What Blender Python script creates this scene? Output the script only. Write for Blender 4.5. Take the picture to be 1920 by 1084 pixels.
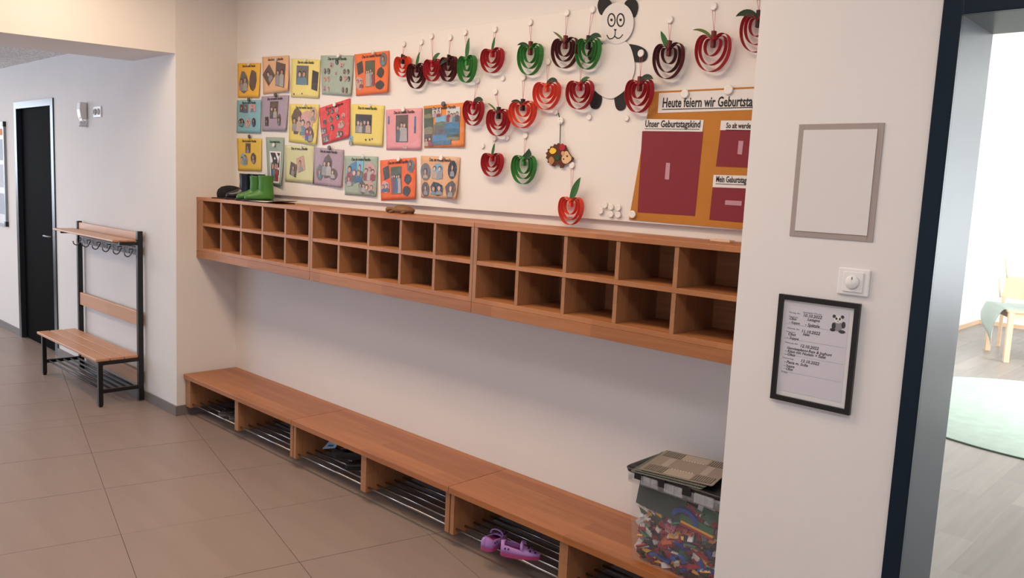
import bpy, math, random
from mathutils import Vector, Matrix
random.seed(7)
for o in list(bpy.data.objects): bpy.data.objects.remove(o)
C = bpy.context.scene.collection
PI = math.pi; R = math.radians

# ------------------------------------------------------------------ camera, world, light, exposure
RT = Vector((0.722136657948724, 0.6901245687673175, 0.04739965010811413))
UP = Vector((-0.11891955334184764, 0.05635029939640413, 0.991303577916932))
FW = Vector((-0.6814519697525446, 0.7214933979889626, -0.1227619223485739))
CP = Vector((5.2653, -2.7844, 1.6353)); F = 1524.79
cd = bpy.data.cameras.new('camera'); cam = bpy.data.objects.new('camera', cd); C.objects.link(cam)
cd.sensor_width = 36; cd.lens = F / 1920 * 36; cd.clip_start = .05
m = Matrix(((RT.x, UP.x, -FW.x, CP.x), (RT.y, UP.y, -FW.y, CP.y), (RT.z, UP.z, -FW.z, CP.z), (0, 0, 0, 1)))
cam.matrix_world = m
bpy.context.scene.camera = cam
w = bpy.data.worlds.new('world'); bpy.context.scene.world = w; w.use_nodes = True
w.node_tree.nodes['Background'].inputs[0].default_value = (.75, .87, 1, 1)
w.node_tree.nodes['Background'].inputs[1].default_value = 1.0
vs = bpy.context.scene.view_settings
vs.view_transform = 'Standard'; vs.look = 'None'; vs.gamma = 1; vs.use_curve_mapping = False
vs.exposure = 0.74
def area(name, loc, size, power, color, aim):
    l = bpy.data.lights.new(name, 'AREA'); l.shape = 'RECTANGLE'; l.size, l.size_y = size
    l.energy = power; l.color = color
    o = bpy.data.objects.new(name, l); C.objects.link(o); o.location = loc
    o.rotation_euler = (Vector(aim) - Vector(loc)).to_track_quat('-Z', 'Y').to_euler()
    return o
WARM = (1, .775, .56); COOL = (.50, .71, 1)
area('ceiling_lamp_or_fill', (1.9, -1.35, 2.95), (3.6, .5), 40, WARM, (1.9, -1.35, 0))
area('ceiling_lamp_or_fill', (5.2, -2.4, 2.95), (1.6, .6), 19, (1, .95, .94), (5.2, -2.4, 0))
area('ceiling_lamp_or_fill', (-3.0, -2.2, 2.50), (2.4, .4), 20, WARM, (-3.0, -2.2, 0))  # added warm fill against the blue in the left corridor, no known fitting
area('corridor_window_or_fill', (-7.3, -2.6, 1.5), (3.0, 2.2), 70, (.80, .89, 1), (0, -2.0, .8))
area('corridor_window_or_fill', (-1.8, -4.5, 1.3), (3.2, 1.9), 40, COOL, (-1.2, -.4, .7))  # unseen daylight fill, placed and tinted to turn the niche shade bluer
area('corridor_window_or_fill', (4.2, -4.5, 1.3), (2.4, 1.6), 14, COOL, (1.0, 0, .6))  # added cool fill to reach the niche side wall, no real window
area('playroom_window', (7.9, 7.0, 1.7), (5.0, 2.2), 430, (.88, .95, 1), (2.5, 7.6, 2.2))

def ray(x, y): return FW + (x - 960) / F * RT - (y - 542) / F * UP
def onY(x, y, Y):                      # picture point to the point of a wall plane y = Y
    d = ray(x, y); t = (Y - CP.y) / d.y; p = CP + d * t
    return (p.x, p.z)
def onZ(x, y, Z=0):
    d = ray(x, y); t = (Z - CP.z) / d.z; p = CP + d * t
    return (p.x, p.y)

# ------------------------------------------------------------------ materials
def lin(h):
    if isinstance(h, tuple): return h
    h = h.lstrip('#'); v = [int(h[i:i + 2], 16) / 255 for i in (0, 2, 4)]
    return tuple(c / 12.92 if c <= .04045 else ((c + .055) / 1.055) ** 2.4 for c in v)
MATS = {}
def mat(name, col, rough=.6, metal=0, noise=None, spec=.5, bump=None, coat=0):
    if name in MATS: return MATS[name]
    mt = bpy.data.materials.new(name); mt.use_nodes = True; nt = mt.node_tree
    b = nt.nodes['Principled BSDF']; c = lin(col)
    b.inputs['Base Color'].default_value = (*c, 1); b.inputs['Roughness'].default_value = rough
    b.inputs['Metallic'].default_value = metal; b.inputs['Specular IOR Level'].default_value = spec
    b.inputs['Coat Weight'].default_value = coat
    if noise or bump:
        tc = nt.nodes.new('ShaderNodeTexCoord'); mp = nt.nodes.new('ShaderNodeMapping'); n = nt.nodes.new('ShaderNodeTexNoise')
        nt.links.new(tc.outputs['Object'], mp.inputs[0]); nt.links.new(mp.outputs[0], n.inputs['Vector'])
        if noise:
            sc, amt = noise; mp.inputs['Scale'].default_value = sc; n.inputs['Scale'].default_value = 1; n.inputs['Detail'].default_value = 5
            r = nt.nodes.new('ShaderNodeMapRange'); r.inputs['From Min'].default_value = .3; r.inputs['From Max'].default_value = .7
            r.inputs['To Min'].default_value = 1 - amt; r.inputs['To Max'].default_value = 1 + amt
            nt.links.new(n.outputs['Fac'], r.inputs[0])
            mx = nt.nodes.new('ShaderNodeMix'); mx.data_type = 'RGBA'; mx.blend_type = 'MULTIPLY'; mx.inputs[0].default_value = 1
            mx.inputs[6].default_value = (*c, 1); nt.links.new(r.outputs[0], mx.inputs[7])
            nt.links.new(mx.outputs[2], b.inputs['Base Color'])
        if bump:
            sc2, st = bump; n2 = nt.nodes.new('ShaderNodeTexNoise'); n2.inputs['Scale'].default_value = sc2; n2.inputs['Detail'].default_value = 3
            nt.links.new(tc.outputs['Object'], n2.inputs['Vector'])
            bp = nt.nodes.new('ShaderNodeBump'); bp.inputs['Strength'].default_value = st; bp.inputs['Distance'].default_value = .002
            nt.links.new(n2.outputs['Fac'], bp.inputs['Height']); nt.links.new(bp.outputs[0], b.inputs['Normal'])
    MATS[name] = mt
    return mt
def wood(name, c1, c2, lam=(.55, .062), grain=(2, 60, 60), rough=.42, axis='X'):
    mt = bpy.data.materials.new(name); mt.use_nodes = True; nt = mt.node_tree; N = nt.nodes; L = nt.links
    b = N['Principled BSDF']; b.inputs['Roughness'].default_value = rough
    tc = N.new('ShaderNodeTexCoord'); mp = N.new('ShaderNodeMapping'); L.new(tc.outputs['Object'], mp.inputs[0])
    if axis == 'Z': mp.inputs['Rotation'].default_value = (0, R(90), 0)
    if axis == 'Y': mp.inputs['Rotation'].default_value = (0, 0, R(90))
    br = N.new('ShaderNodeTexBrick'); br.offset = .37; br.inputs['Scale'].default_value = 1
    br.inputs['Brick Width'].default_value = lam[0]; br.inputs['Row Height'].default_value = lam[1]; br.inputs['Mortar Size'].default_value = 0
    br.inputs['Color1'].default_value = (0.0, 0, 0, 1); br.inputs['Color2'].default_value = (1, 1, 1, 1)
    L.new(mp.outputs[0], br.inputs['Vector'])
    m2 = N.new('ShaderNodeMapping'); m2.inputs['Scale'].default_value = grain; L.new(mp.outputs[0], m2.inputs[0])
    n = N.new('ShaderNodeTexNoise'); n.inputs['Scale'].default_value = 1; n.inputs['Detail'].default_value = 6; n.inputs['Distortion'].default_value = .6
    L.new(m2.outputs[0], n.inputs['Vector'])
    ad = N.new('ShaderNodeMath'); ad.operation = 'MULTIPLY_ADD'; ad.inputs[1].default_value = .45
    L.new(br.outputs['Color'], ad.inputs[0])
    s = N.new('ShaderNodeMath'); s.operation = 'MULTIPLY'; s.inputs[1].default_value = .75; L.new(n.outputs['Fac'], s.inputs[0]); L.new(s.outputs[0], ad.inputs[2])
    cr = N.new('ShaderNodeValToRGB'); cr.color_ramp.elements[0].position = .2; cr.color_ramp.elements[1].position = .95
    cr.color_ramp.elements[0].color = (*lin(c1), 1); cr.color_ramp.elements[1].color = (*lin(c2), 1)
    L.new(ad.outputs[0], cr.inputs[0]); L.new(cr.outputs[0], b.inputs['Base Color'])
    MATS[name] = mt
    return mt
W_SHELF = wood('beech shelf', '#8f5835', '#ba7d4e', grain=(3, 60, 60))
W_SHELFV = wood('beech shelf upright', '#835638', '#ad7a52', axis='Z', grain=(3, 60, 60))
W_TOP = wood('beech bench top', '#874a24', '#b27242', lam=(.8, .075), grain=(2, 40, 40), rough=.36)
W_LIGHT = wood('light beech', '#b98563', '#cf9c77', lam=(9, 9), grain=(3, 60, 60), rough=.4)
W_TABLE = wood('birch', '#d9b491', '#e8c9a8', lam=(9, 9), grain=(3, 40, 40))
def wall_mat(name, c):
    return mat(name, c, .85, noise=((3, 3, 3), .012), bump=(220, .12))
M_WALL = wall_mat('white wall paint', '#e2ddd9')
M_ROOMWALL = wall_mat('playroom wall paint', '#f1f1ef')
M_CEIL = mat('white ceiling paint', '#e4e0dc', .9)
M_BASE = mat('grey tile skirting', '#77706d', .5)
M_BOARD = mat('white magnet board', '#e2dcd6', .45)
M_WHITE = mat('white plastic', '#e8e6e3', .3)
M_BLACK = mat('black paint', '#131212', .35)
M_DOOR = mat('black door leaf', '#080707', .8, spec=.05)
M_ANTH = mat('anthracite frame', '#10202e', .34, spec=.22)
M_ALU = mat('brushed aluminium', '#8f9499', .35, metal=.8)
M_CHROME = mat('chrome', '#a8a8a8', .25, metal=1)
M_HOOK = mat('hook steel', '#6d6662', .3, metal=.9)
M_GLASSY = None
def tile_mat():
    mt = mat('floor tile', '#95837a', .38, noise=((1.2, 9, 1), .06), bump=(90, .06)); return mt
M_TILE = tile_mat()
M_GROUT = mat('grout', '#786a60', .8)
def plastic_clear(name, fac, col=(.9, .92, .93), rough=.08, bump=0, bscale=18, gl=.045):
    mt = bpy.data.materials.new(name); mt.use_nodes = True; nt = mt.node_tree; N = nt.nodes; L = nt.links
    b = N['Principled BSDF']; b.inputs['Base Color'].default_value = (*col, 1); b.inputs['Roughness'].default_value = rough
    t = N.new('ShaderNodeBsdfTransparent'); mx = N.new('ShaderNodeMixShader'); g = N.new('ShaderNodeBsdfGlossy'); g.inputs['Roughness'].default_value = rough
    mx2 = N.new('ShaderNodeMixShader'); mx2.inputs[0].default_value = gl
    mx.inputs[0].default_value = fac; L.new(t.outputs[0], mx.inputs[1]); L.new(b.outputs[0], mx.inputs[2])
    L.new(mx.outputs[0], mx2.inputs[1]); L.new(g.outputs[0], mx2.inputs[2])
    if bump:
        tc = N.new('ShaderNodeTexCoord'); n = N.new('ShaderNodeTexNoise'); n.inputs['Scale'].default_value = bscale; L.new(tc.outputs['Object'], n.inputs['Vector'])
        bp = N.new('ShaderNodeBump'); bp.inputs['Strength'].default_value = bump; bp.inputs['Distance'].default_value = .02
        L.new(n.outputs['Fac'], bp.inputs['Height']); L.new(bp.outputs[0], g.inputs['Normal'])
    L.new(mx2.outputs[0], N['Material Output'].inputs[0]); MATS[name] = mt
    return mt
M_SLEEVE = plastic_clear('clear sleeve', 0, rough=.09, bump=.35, gl=.02)
M_CLEAR = plastic_clear('clear box plastic', .045, (.75, .75, .78), rough=.1, gl=.02)
M_MILKY = plastic_clear('milky rim plastic', .30, (.6, .62, .64), rough=.25)
def print_mat():
    mt = bpy.data.materials.new('printed picture'); mt.use_nodes = True; nt = mt.node_tree; N = nt.nodes; L = nt.links
    b = N['Principled BSDF']; b.inputs['Roughness'].default_value = .4
    at = N.new('ShaderNodeAttribute'); at.attribute_name = 'Col'
    tc = N.new('ShaderNodeTexCoord'); n = N.new('ShaderNodeTexNoise'); n.inputs['Scale'].default_value = 90; n.inputs['Detail'].default_value = 2
    L.new(tc.outputs['Object'], n.inputs['Vector'])
    mx = N.new('ShaderNodeMix'); mx.data_type = 'RGBA'; mx.blend_type = 'OVERLAY'; mx.inputs[0].default_value = .2
    L.new(at.outputs['Color'], mx.inputs[6]); L.new(n.outputs['Color'], mx.inputs[7]); L.new(mx.outputs[2], b.inputs['Base Color'])
    return mt
M_PRINT = print_mat()
M_INK = mat('black ink', '#1c1a1a', .7)
def paper(name, col): return mat(name, col, .75)

# ------------------------------------------------------------------ helpers
def finish(name, me, mt, parent=None):
    o = bpy.data.objects.new(name, me); C.objects.link(o)
    if mt is not None and not me.materials: me.materials.append(mt)
    if parent is not None: o.parent = parent
    return o
def tag(o, label=None, cat=None, group=None, kind=None):
    if label: o['label'] = label
    if cat: o['category'] = cat
    if group: o['group'] = group
    if kind: o['kind'] = kind
    return o
def empty(name, loc, label=None, cat=None, group=None, rz=0):
    o = bpy.data.objects.new(name, None); C.objects.link(o); o.location = loc; o.rotation_euler = (0, 0, rz); o.empty_display_size = .05
    return tag(o, label, cat, group)
class MB:
    def __init__(s): s.v = []; s.f = []; s.sm = []; s.c = []
    def add(s, vs, fs, smooth=False, col=None):
        k = len(s.v); s.v += [tuple(p) for p in vs]; s.f += [tuple(i + k for i in f) for f in fs]; s.sm += [smooth] * len(fs)
        s.c += [col or (1, 1, 1)] * len(fs); return s
    def box(s, x0, x1, y0, y1, z0, z1, M=None):
        vs = [Vector((x, y, z)) for x in (x0, x1) for y in (y0, y1) for z in (z0, z1)]
        if M: vs = [M @ p for p in vs]
        return s.add(vs, [(0, 1, 3, 2), (4, 6, 7, 5), (0, 4, 5, 1), (2, 3, 7, 6), (0, 2, 6, 4), (1, 5, 7, 3)])
    def tube(s, pts, r, n=8, closed=False, cap=True, flat=1.0):
        pts = [Vector(p) for p in pts]; rs = r if isinstance(r, (list, tuple)) else [r] * len(pts)
        k = len(s.v); prev = None; m_ = len(pts)
        for i, p in enumerate(pts):
            a = pts[(i - 1) % m_] if (closed or i > 0) else p; b = pts[(i + 1) % m_] if (closed or i < m_ - 1) else p
            t = (b - a).normalized()
            if prev is None:
                u = t.cross(Vector((0, 0, 1)));
                if u.length < .01: u = t.cross(Vector((0, 1, 0)))
            else: u = prev - t * prev.dot(t)
            u.normalize(); prev = u; v = t.cross(u)
            for j in range(n):
                an = 2 * PI * j / n; s.v.append(tuple(p + (u * math.cos(an) + v * math.sin(an) * flat) * rs[i]))
        for i in range(m_ if closed else m_ - 1):
            for j in range(n):
                a = k + i * n + j; b = k + i * n + (j + 1) % n; i2 = (i + 1) % m_
                s.f.append((a, b, k + i2 * n + (j + 1) % n, k + i2 * n + j)); s.sm.append(True); s.c.append((1, 1, 1))
        if cap and not closed:
            s.f.append(tuple(k + j for j in range(n))[::-1]); s.f.append(tuple(k + (m_ - 1) * n + j for j in range(n)))
            s.sm += [False] * 2; s.c += [(1, 1, 1)] * 2
        return s
    def prism(s, poly, a, b, plane='xz'):     # poly extruded between a and b on the third axis
        n = len(poly)
        def P(p, t):
            if plane == 'xz': return (p[0], t, p[1])
            if plane == 'xy': return (p[0], p[1], t)
            return (t, p[0], p[1])
        vs = [P(p, a) for p in poly] + [P(p, b) for p in poly]
        fs = [tuple(range(n)), tuple(range(2 * n - 1, n - 1, -1))] + [(i, i + n, (i + 1) % n + n, (i + 1) % n) for i in range(n)]
        return s.add(vs, fs)
    def rings(s, rings, cap0=True, cap1=True, smooth=True):
        n = len(rings[0]); k = len(s.v)
        for r_ in rings: s.v += [tuple(p) for p in r_]
        for i in range(len(rings) - 1):
            for j in range(n):
                s.f.append((k + i * n + j, k + i * n + (j + 1) % n, k + (i + 1) * n + (j + 1) % n, k + (i + 1) * n + j)); s.sm.append(smooth); s.c.append((1, 1, 1))
        if cap0: s.f.append(tuple(k + j for j in range(n))[::-1]); s.sm.append(False); s.c.append((1, 1, 1))
        if cap1: s.f.append(tuple(k + (len(rings) - 1) * n + j for j in range(n))); s.sm.append(False); s.c.append((1, 1, 1))
        return s
    def lathe(s, prof, M=None, n=24):
        rg = []
        for r_, z in prof:
            ring = [Vector((max(r_, 1e-5) * math.cos(2 * PI * j / n), max(r_, 1e-5) * math.sin(2 * PI * j / n), z)) for j in range(n)]
            rg.append([M @ p for p in ring] if M else ring)
        return s.rings(rg)
    def build(s, name, mt, parent=None, bevel=0, cols=False, recalc=True):
        me = bpy.data.meshes.new(name); me.from_pydata(s.v, [], s.f)
        me.polygons.foreach_set('use_smooth', s.sm)
        if cols:
            ca = me.color_attributes.new('Col', 'FLOAT_COLOR', 'CORNER'); i = 0
            for p, c in zip(me.polygons, s.c):
                for li in p.loop_indices: ca.data[li].color = (*c, 1)
        if recalc:
            import bmesh
            bm = bmesh.new(); bm.from_mesh(me); bmesh.ops.recalc_face_normals(bm, faces=bm.faces); bm.to_mesh(me); bm.free()
        o = finish(name, me, mt, parent)
        if bevel:
            bv = o.modifiers.new('bevel', 'BEVEL'); bv.width = bevel; bv.segments = 2; bv.limit_method = 'ANGLE'; bv.angle_limit = R(40)
        return o
def bx(name, mt, parent, x0, x1, y0, y1, z0, z1, bevel=0): return MB().box(x0, x1, y0, y1, z0, z1).build(name, mt, parent, bevel)
def copy_tree(o, parent=None):
    c = o.copy(); C.objects.link(c); c.parent = parent
    for ch in list(o.children): copy_tree(ch, c)
    return c
def struct(o): o['kind'] = 'structure'; return o
def text(name, s, x, z, Y, size, mt, parent, width=None, shear=0, rot=0, ext=.0002, align='LEFT'):
    cu = bpy.data.curves.new(name, 'FONT'); cu.body = s; cu.size = size; cu.extrude = ext; cu.shear = shear; cu.resolution_u = 2; cu.offset = size * .018 if mt is M_INK else 0; cu.align_x = align
    o = bpy.data.objects.new(name, cu); C.objects.link(o); cu.materials.append(mt)
    o.location = (x, Y, z); o.rotation_euler = (PI / 2, -rot, 0); o.parent = parent
    if width:
        bpy.context.view_layer.update(); d = o.dimensions.x
        if d > 0: o.scale.x = width / d
    return o
def smooth_path(P, n=6):
    out = []
    P = [Vector(p) for p in P]
    for i in range(len(P) - 1):
        a = P[max(i - 1, 0)]; b = P[i]; c = P[i + 1]; d = P[min(i + 2, len(P) - 1)]
        for k in range(n):
            t = k / n
            out.append(.5 * ((2 * b) + (c - a) * t + (2 * a - 5 * b + 4 * c - d) * t * t + (3 * b - a - 3 * c + d) * t ** 3))
    out.append(P[-1]); return out

# ------------------------------------------------------------------ setting
XN, YD, XP = -.028, -.425, 4.022           # niche left side, front wall plane, pillar edge
XD = 4.593                                  # doorway inner face
HC = 3.02
G1 = Vector((math.sin(-.2402), -math.cos(-.2402))); G2 = Vector((math.cos(-.2402), math.sin(-.2402)))
struct(bx('wall_back', M_WALL, None, XN - .3, XP + .1, 0, .14, -.02, HC))
struct(bx('wall_left', M_WALL, None, XN - .3, XN, YD + .001, 0, -.02, HC))
# wall with the coat bench and the black door (opening for the door)
DX0, DX1, DZ = -3.40, -2.37, 2.195
mb = MB(); mb.box(-7.4, DX0, YD, YD + .14, -.02, HC); mb.box(DX1, XN - .0005, YD, YD + .14, -.02, HC); mb.box(DX0, DX1, YD, YD + .14, DZ, HC)
struct(mb.build('wall_corridor', M_WALL))
RX1 = 5.62
mb = MB(); mb.box(XP, XD - .012, YD, -.145, -.02, HC); mb.box(XD - .012, RX1, YD, -.145, 2.145, HC); mb.box(RX1, 7.0, YD, -.145, -.02, HC); mb.box(XP, XP + .1, -.145, .14, -.02, HC)
struct(mb.build('wall_right', M_WALL))
struct(bx('wall_front', M_WALL, None, -7.4, 7.0, -4.75, -4.6, -.02, HC))
struct(bx('wall_end', M_WALL, None, 7.0, 7.15, -4.75, -.145, -.02, HC))
struct(bx('wall_far', M_WALL, None, -7.55, -7.4, -4.75, YD + .14, -.02, HC))
cz = MB(); cz.box(-1.2, 7.15, -4.75, .14, HC, HC + .1); struct(cz.build('ceiling', M_CEIL))
# beam over the corridor mouth, running askew like the floor grid
c0 = Vector((XN, YD)); c1 = c0 + G1 * 4.5
poly = [c0, c1, c1 - G2 * .63, c0 - G2 * .63 + Vector((0, .1))]
poly = [(p.x, p.y) for p in (c0, c1, c1 - G2 * .63, c0 - G2 * .66 + G1 * -.16)]
struct(MB().prism(poly, 2.391, HC, 'xy').build('wall_beam', M_WALL))
M_PERF = bpy.data.materials.new('perforated ceiling'); M_PERF.use_nodes = True
nt = M_PERF.node_tree; b = nt.nodes['Principled BSDF']; b.inputs['Roughness'].default_value = .9
tc = nt.nodes.new('ShaderNodeTexCoord'); vo = nt.nodes.new('ShaderNodeTexVoronoi'); vo.inputs['Scale'].default_value = 34; vo.inputs['Randomness'].default_value = .35
nt.links.new(tc.outputs['Object'], vo.inputs['Vector']); cr = nt.nodes.new('ShaderNodeValToRGB')
cr.color_ramp.elements[0].position = .22; cr.color_ramp.elements[0].color = (.22, .2, .19, 1); cr.color_ramp.elements[1].position = .3; cr.color_ramp.elements[1].color = (.78, .76, .74, 1)
nt.links.new(vo.outputs['Distance'], cr.inputs[0]); nt.links.new(cr.outputs[0], b.inputs['Base Color'])
lo = [(-7.4, YD + .05), (-.55, YD + .05), (c1.x - .5, c1.y), (-7.4, -4.6)]
struct(MB().prism(lo, 2.54, 2.6, 'xy').build('ceiling_corridor', M_PERF))
# floor slab and tiles
fl = struct(bx('floor', M_GROUT, None, -7.55, 7.15, -4.75, .14, -.06, -.004))
def clip(poly, nx, ny, d):
    out = []
    for i in range(len(poly)):
        a = poly[i]; b_ = poly[(i + 1) % len(poly)]; da = a[0] * nx + a[1] * ny - d; db = b_[0] * nx + b_[1] * ny - d
        if da <= 0: out.append(a)
        if da * db < 0:
            t = da / (da - db); out.append((a[0] + (b_[0] - a[0]) * t, a[1] + (b_[1] - a[1]) * t))
    return out
g2l = [-5.81, -5.18, -4.55, -3.82, -3.19, -2.56, -1.89, -1.24, -.60, -.118, .05, .665, 1.285, 1.905, 2.525, 3.14, 3.76, 4.38, 5.0, 5.62]
g1l = [-1.48, -.86, -.25, .37, .99, 1.61, 2.23, 2.85, 3.47, 4.09, 4.71]
tmesh = {}
for i in range(len(g2l) - 1):
    for j in range(len(g1l) - 1):
        g = .0013
        a0, a1, b0, b1 = g2l[i] + g, g2l[i + 1] - g, g1l[j] + g, g1l[j + 1] - g
        pl = [tuple(G2 * a + G1 * b_) for a, b_ in ((a0, b0), (a1, b0), (a1, b1), (a0, b1))]
        full = list(pl)
        xm = sum(p[0] for p in pl) / 4
        for n_ in (((0, 1, 0) if XN - .3 < xm < XP + .1 else (0, 1, YD)), (0, -1, 4.6), (-1, 0, 7.4), (1, 0, 7.0)):
            pl = clip(pl, *n_)
            if len(pl) < 3: break
        if len(pl) < 3: continue
        ctr = G2 * ((a0 + a1) / 2) + G1 * ((b0 + b1) / 2)
        if i > 8 and False: pass
        dz = random.uniform(-.0004, .0004)
        key = (round(a1 - a0, 3), round(b1 - b0, 3)) if pl == full else None
        if key and key in tmesh: o = finish('tile', tmesh[key], None, fl)
        else:
            o = MB().prism([(p[0] - ctr.x, p[1] - ctr.y) for p in pl], -.004, 0, 'xy').build('tile', M_TILE, fl)
            if key: tmesh[key] = o.data
        o.location = (ctr.x, ctr.y, dz)
# skirtings
struct(bx('baseboard_corridor', M_BASE, None, DX1 + .02, XN + .012, YD - .012, YD - .0005, 0, .068))
struct(bx('baseboard_far', M_BASE, None, -7.4, DX0 - .02, YD - .012, YD - .0005, 0, .068))
struct(bx('baseboard_left', M_BASE, None, XN + .0005, XN + .012, YD, -.0005, 0, .068))
struct(bx('baseboard_back', M_BASE, None, XN + .012, XP, -.012, -.0005, 0, .068))
struct(bx('baseboard_right', M_BASE, None, XP, XD - .06, YD - .012, YD - .0005, 0, .068))
# black corridor door
d1 = struct(bx('door_1', M_DOOR, None, DX0 + .045, DX1 - .045, YD + .03, YD + .07, .005, DZ - .05))
mb = MB(); mb.box(DX0 - .02, DX0 + .045, YD - .012, YD + .1, 0, DZ + .01); mb.box(DX1 - .045, DX1 + .02, YD - .012, YD + .1, 0, DZ + .01); mb.box(DX0 + .045, DX1 - .045, YD - .012, YD + .1, DZ - .05, DZ + .01)
fr_ = mb.build('door_frame', mat('steel door frame', '#3a4147', .25, metal=.5), d1)
hd = MB(); hd.tube([(DX1 - .11, YD + .03, 1.03), (DX1 - .11, YD - .03, 1.03), (DX1 - .22, YD - .03, 1.03)], .009, 8).build('door_handle', M_ALU, d1)
# doorway to the playroom: dark steel frame
d2 = struct(MB().box(XD - .048, XD - .0, YD - .016, YD - .0, 0, 2.20).build('door_2', M_ANTH, None, .002))
MB().box(XD - .012, XD, YD - .001, -.139, 0, 2.145).build('door_jamb', M_ANTH, d2)
MB().box(XD, RX1, YD - .016, YD, 2.133, 2.20).build('door_lintel', M_ANTH, d2, .002)
MB().box(XD, RX1, YD, -.139, 2.133, 2.145).build('door_head', M_ANTH, d2)
MB().box(RX1, RX1 + .05, YD - .016, YD, 0, 2.20).build('door_casing', M_ANTH, d2, .002)
MB().box(XD - .05, XD - .012, -.145, -.135, 0, 2.19).build('door_casing', M_ANTH, d2)
# playroom shell
M_VINYL = wood('pale plank floor', '#7d736b', '#9b9087', lam=(1.2, .16), grain=(1.5, 22, 22), rough=.4, axis='Y')
struct(MB().prism([(XD - .01, -.30), (RX1 + .01, -.30), (RX1 + .01, -.14), (8.1, -.14), (8.1, 10.6), (2.1, 10.6), (2.1, .141), (XD - .01, .141)], -.003, .003, 'xy').build('floor_playroom', M_VINYL))
struct(bx('floor_playroom_slab', M_GROUT, None, 2.03, 8.2, .14, 10.6, -.06, -.0035))
struct(bx('wall_playroom_left', M_ROOMWALL, None, 2.03, 2.15, .14, 10.6, -.02, 3.0))
struct(bx('wall_playroom_far', M_ROOMWALL, None, 2.03, 8.2, 10.45, 10.6, -.02, 3.0))
struct(bx('wall_playroom_right', M_ROOMWALL, None, 8.05, 8.2, -.145, 10.6, -.02, 3.0))
struct(bx('wall_playroom_front', M_ROOMWALL, None, 7.0, 8.2, -.3, -.145, -.02, 3.0))
struct(bx('ceiling_playroom', M_CEIL, None, 2.0, 8.2, -.145, 10.6, 2.95, 3.05))
struct(bx('baseboard_playroom_left', W_TABLE, None, 2.15, 2.165, .14, 10.45, 0, .06))
struct(bx('baseboard_playroom_far', W_TABLE, None, 2.165, 8.05, 10.435, 10.45, 0, .06))

# ------------------------------------------------------------------ cubby shelf, three units
DS, ZT, ZB = -.288, 1.478, 1.074
units = [(-.026, 1.349), (1.351, 2.659), (2.661, 4.018)]
ulab = ['left beech cubby shelf unit below the rubber boots',
        'middle beech cubby shelf unit with ten empty boxes under the toy turtle',
        'right beech cubby shelf unit running behind the pillar, under the birthday board']
dv = [[.308, .567, .826, 1.083], [1.62, 1.88, 2.139, 2.392], [2.928, 3.186, 3.444, 3.701]]
for (x0, x1), lb, ds_ in zip(units, ulab, dv):
    u = empty('cubby_shelf', ((x0 + x1) / 2, DS / 2, ZB), lb, 'shelf', 'beech cubby shelf units on the niche wall')
    ox, oy, oz = u.location
    def part(n, mt, a, b_, c, d, e, f, bev=.0012):
        cx, cy, cz_ = (a + b_) / 2, (c + d) / 2, (e + f) / 2
        o = MB().box(a - cx, b_ - cx, c - cy, d - cy, e - cz_, f - cz_).build(n, mt, u, bev); o.location = (cx - ox, cy - oy, cz_ - oz); return o
    lx = x0 + (.09 if x0 < 0 else .022)
    part('top_board', W_SHELF, x0, x1, DS, -.002, ZT - .021, ZT)
    part('side_panel', W_SHELFV, x0, lx, DS + .001, -.002, 1.122, ZT - .021)
    part('side_panel', W_SHELFV, x1 - .018, x1, DS + .001, -.002, 1.122, ZT - .021)
    part('middle_board', W_SHELF, lx, x1 - .018, DS + .002, -.012, 1.291, 1.310)
    part('bottom_board', W_SHELF, lx, x1 - .018, DS + .001, -.002, 1.122, 1.143)
    part('apron', W_SHELF, x0, x1, DS, DS + .02, ZB, 1.1215)
    part('back_panel', W_SHELF, lx, x1 - .018, -.011, -.003, 1.143, ZT - .021, 0)
    for x in ds_:
        for z0_, z1_ in ((1.143, 1.291), (1.310, ZT - .021)):
            part('divider', W_SHELFV, x - .009, x + .009, DS + .004, -.012, z0_, z1_, .001)

# ------------------------------------------------------------------ shoe bench, three units
HB, DB = .285, -.382
bl = ['beech shoe bench unit at the left end with dark shoes on its rods', 'middle beech shoe bench unit with the blue leaflet and dark slippers', 'right beech shoe bench unit with lilac clogs and the storage box']
bu = [(-.018, 1.338), (1.340, 2.659), (2.661, 4.018)]
for (x0, x1), lb in zip(bu, bl):
    u = empty('shoe_bench', ((x0 + x1) / 2, DB / 2, .06), lb, 'bench', 'beech shoe bench units along the niche wall')
    ox, oy, oz = u.location
    mid = {0: .688, 1: 2.006, 2: 3.335}[bu.index((x0, x1))]
    part('bench_top', W_TOP, x0, x1, DB, -.001, HB - .03, HB, .002)
    lw = .075 if x0 < 0 else .03
    part('end_panel', W_SHELFV, x0 + .006, x0 + lw, DB + .012, -.002, .062, HB - .03)
    part('end_panel', W_SHELFV, x1 - .028, x1, DB + .012, -.002, .062, HB - .03)
    part('divider', W_SHELFV, mid - .022, mid + .022, DB + .012, -.002, .062, HB - .03)
    part('back_panel', W_SHELF, x0 + lw, x1 - .028, -.012, -.003, .10, HB - .03, 0)
    for xa, xb in ((x0 + lw, mid - .022), (mid + .022, x1 - .028)):
        for k in range(6):
            y = -.352 + k * .056
            o = MB().tube([(-(xb - xa) / 2 - .004, 0, 0), ((xb - xa) / 2 + .004, 0, 0)], .0055, 10).build('rod', M_CHROME, u)
            o.location = ((xa + xb) / 2 - ox, y - oy, .086 - oz)
ROD = .0915

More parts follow.
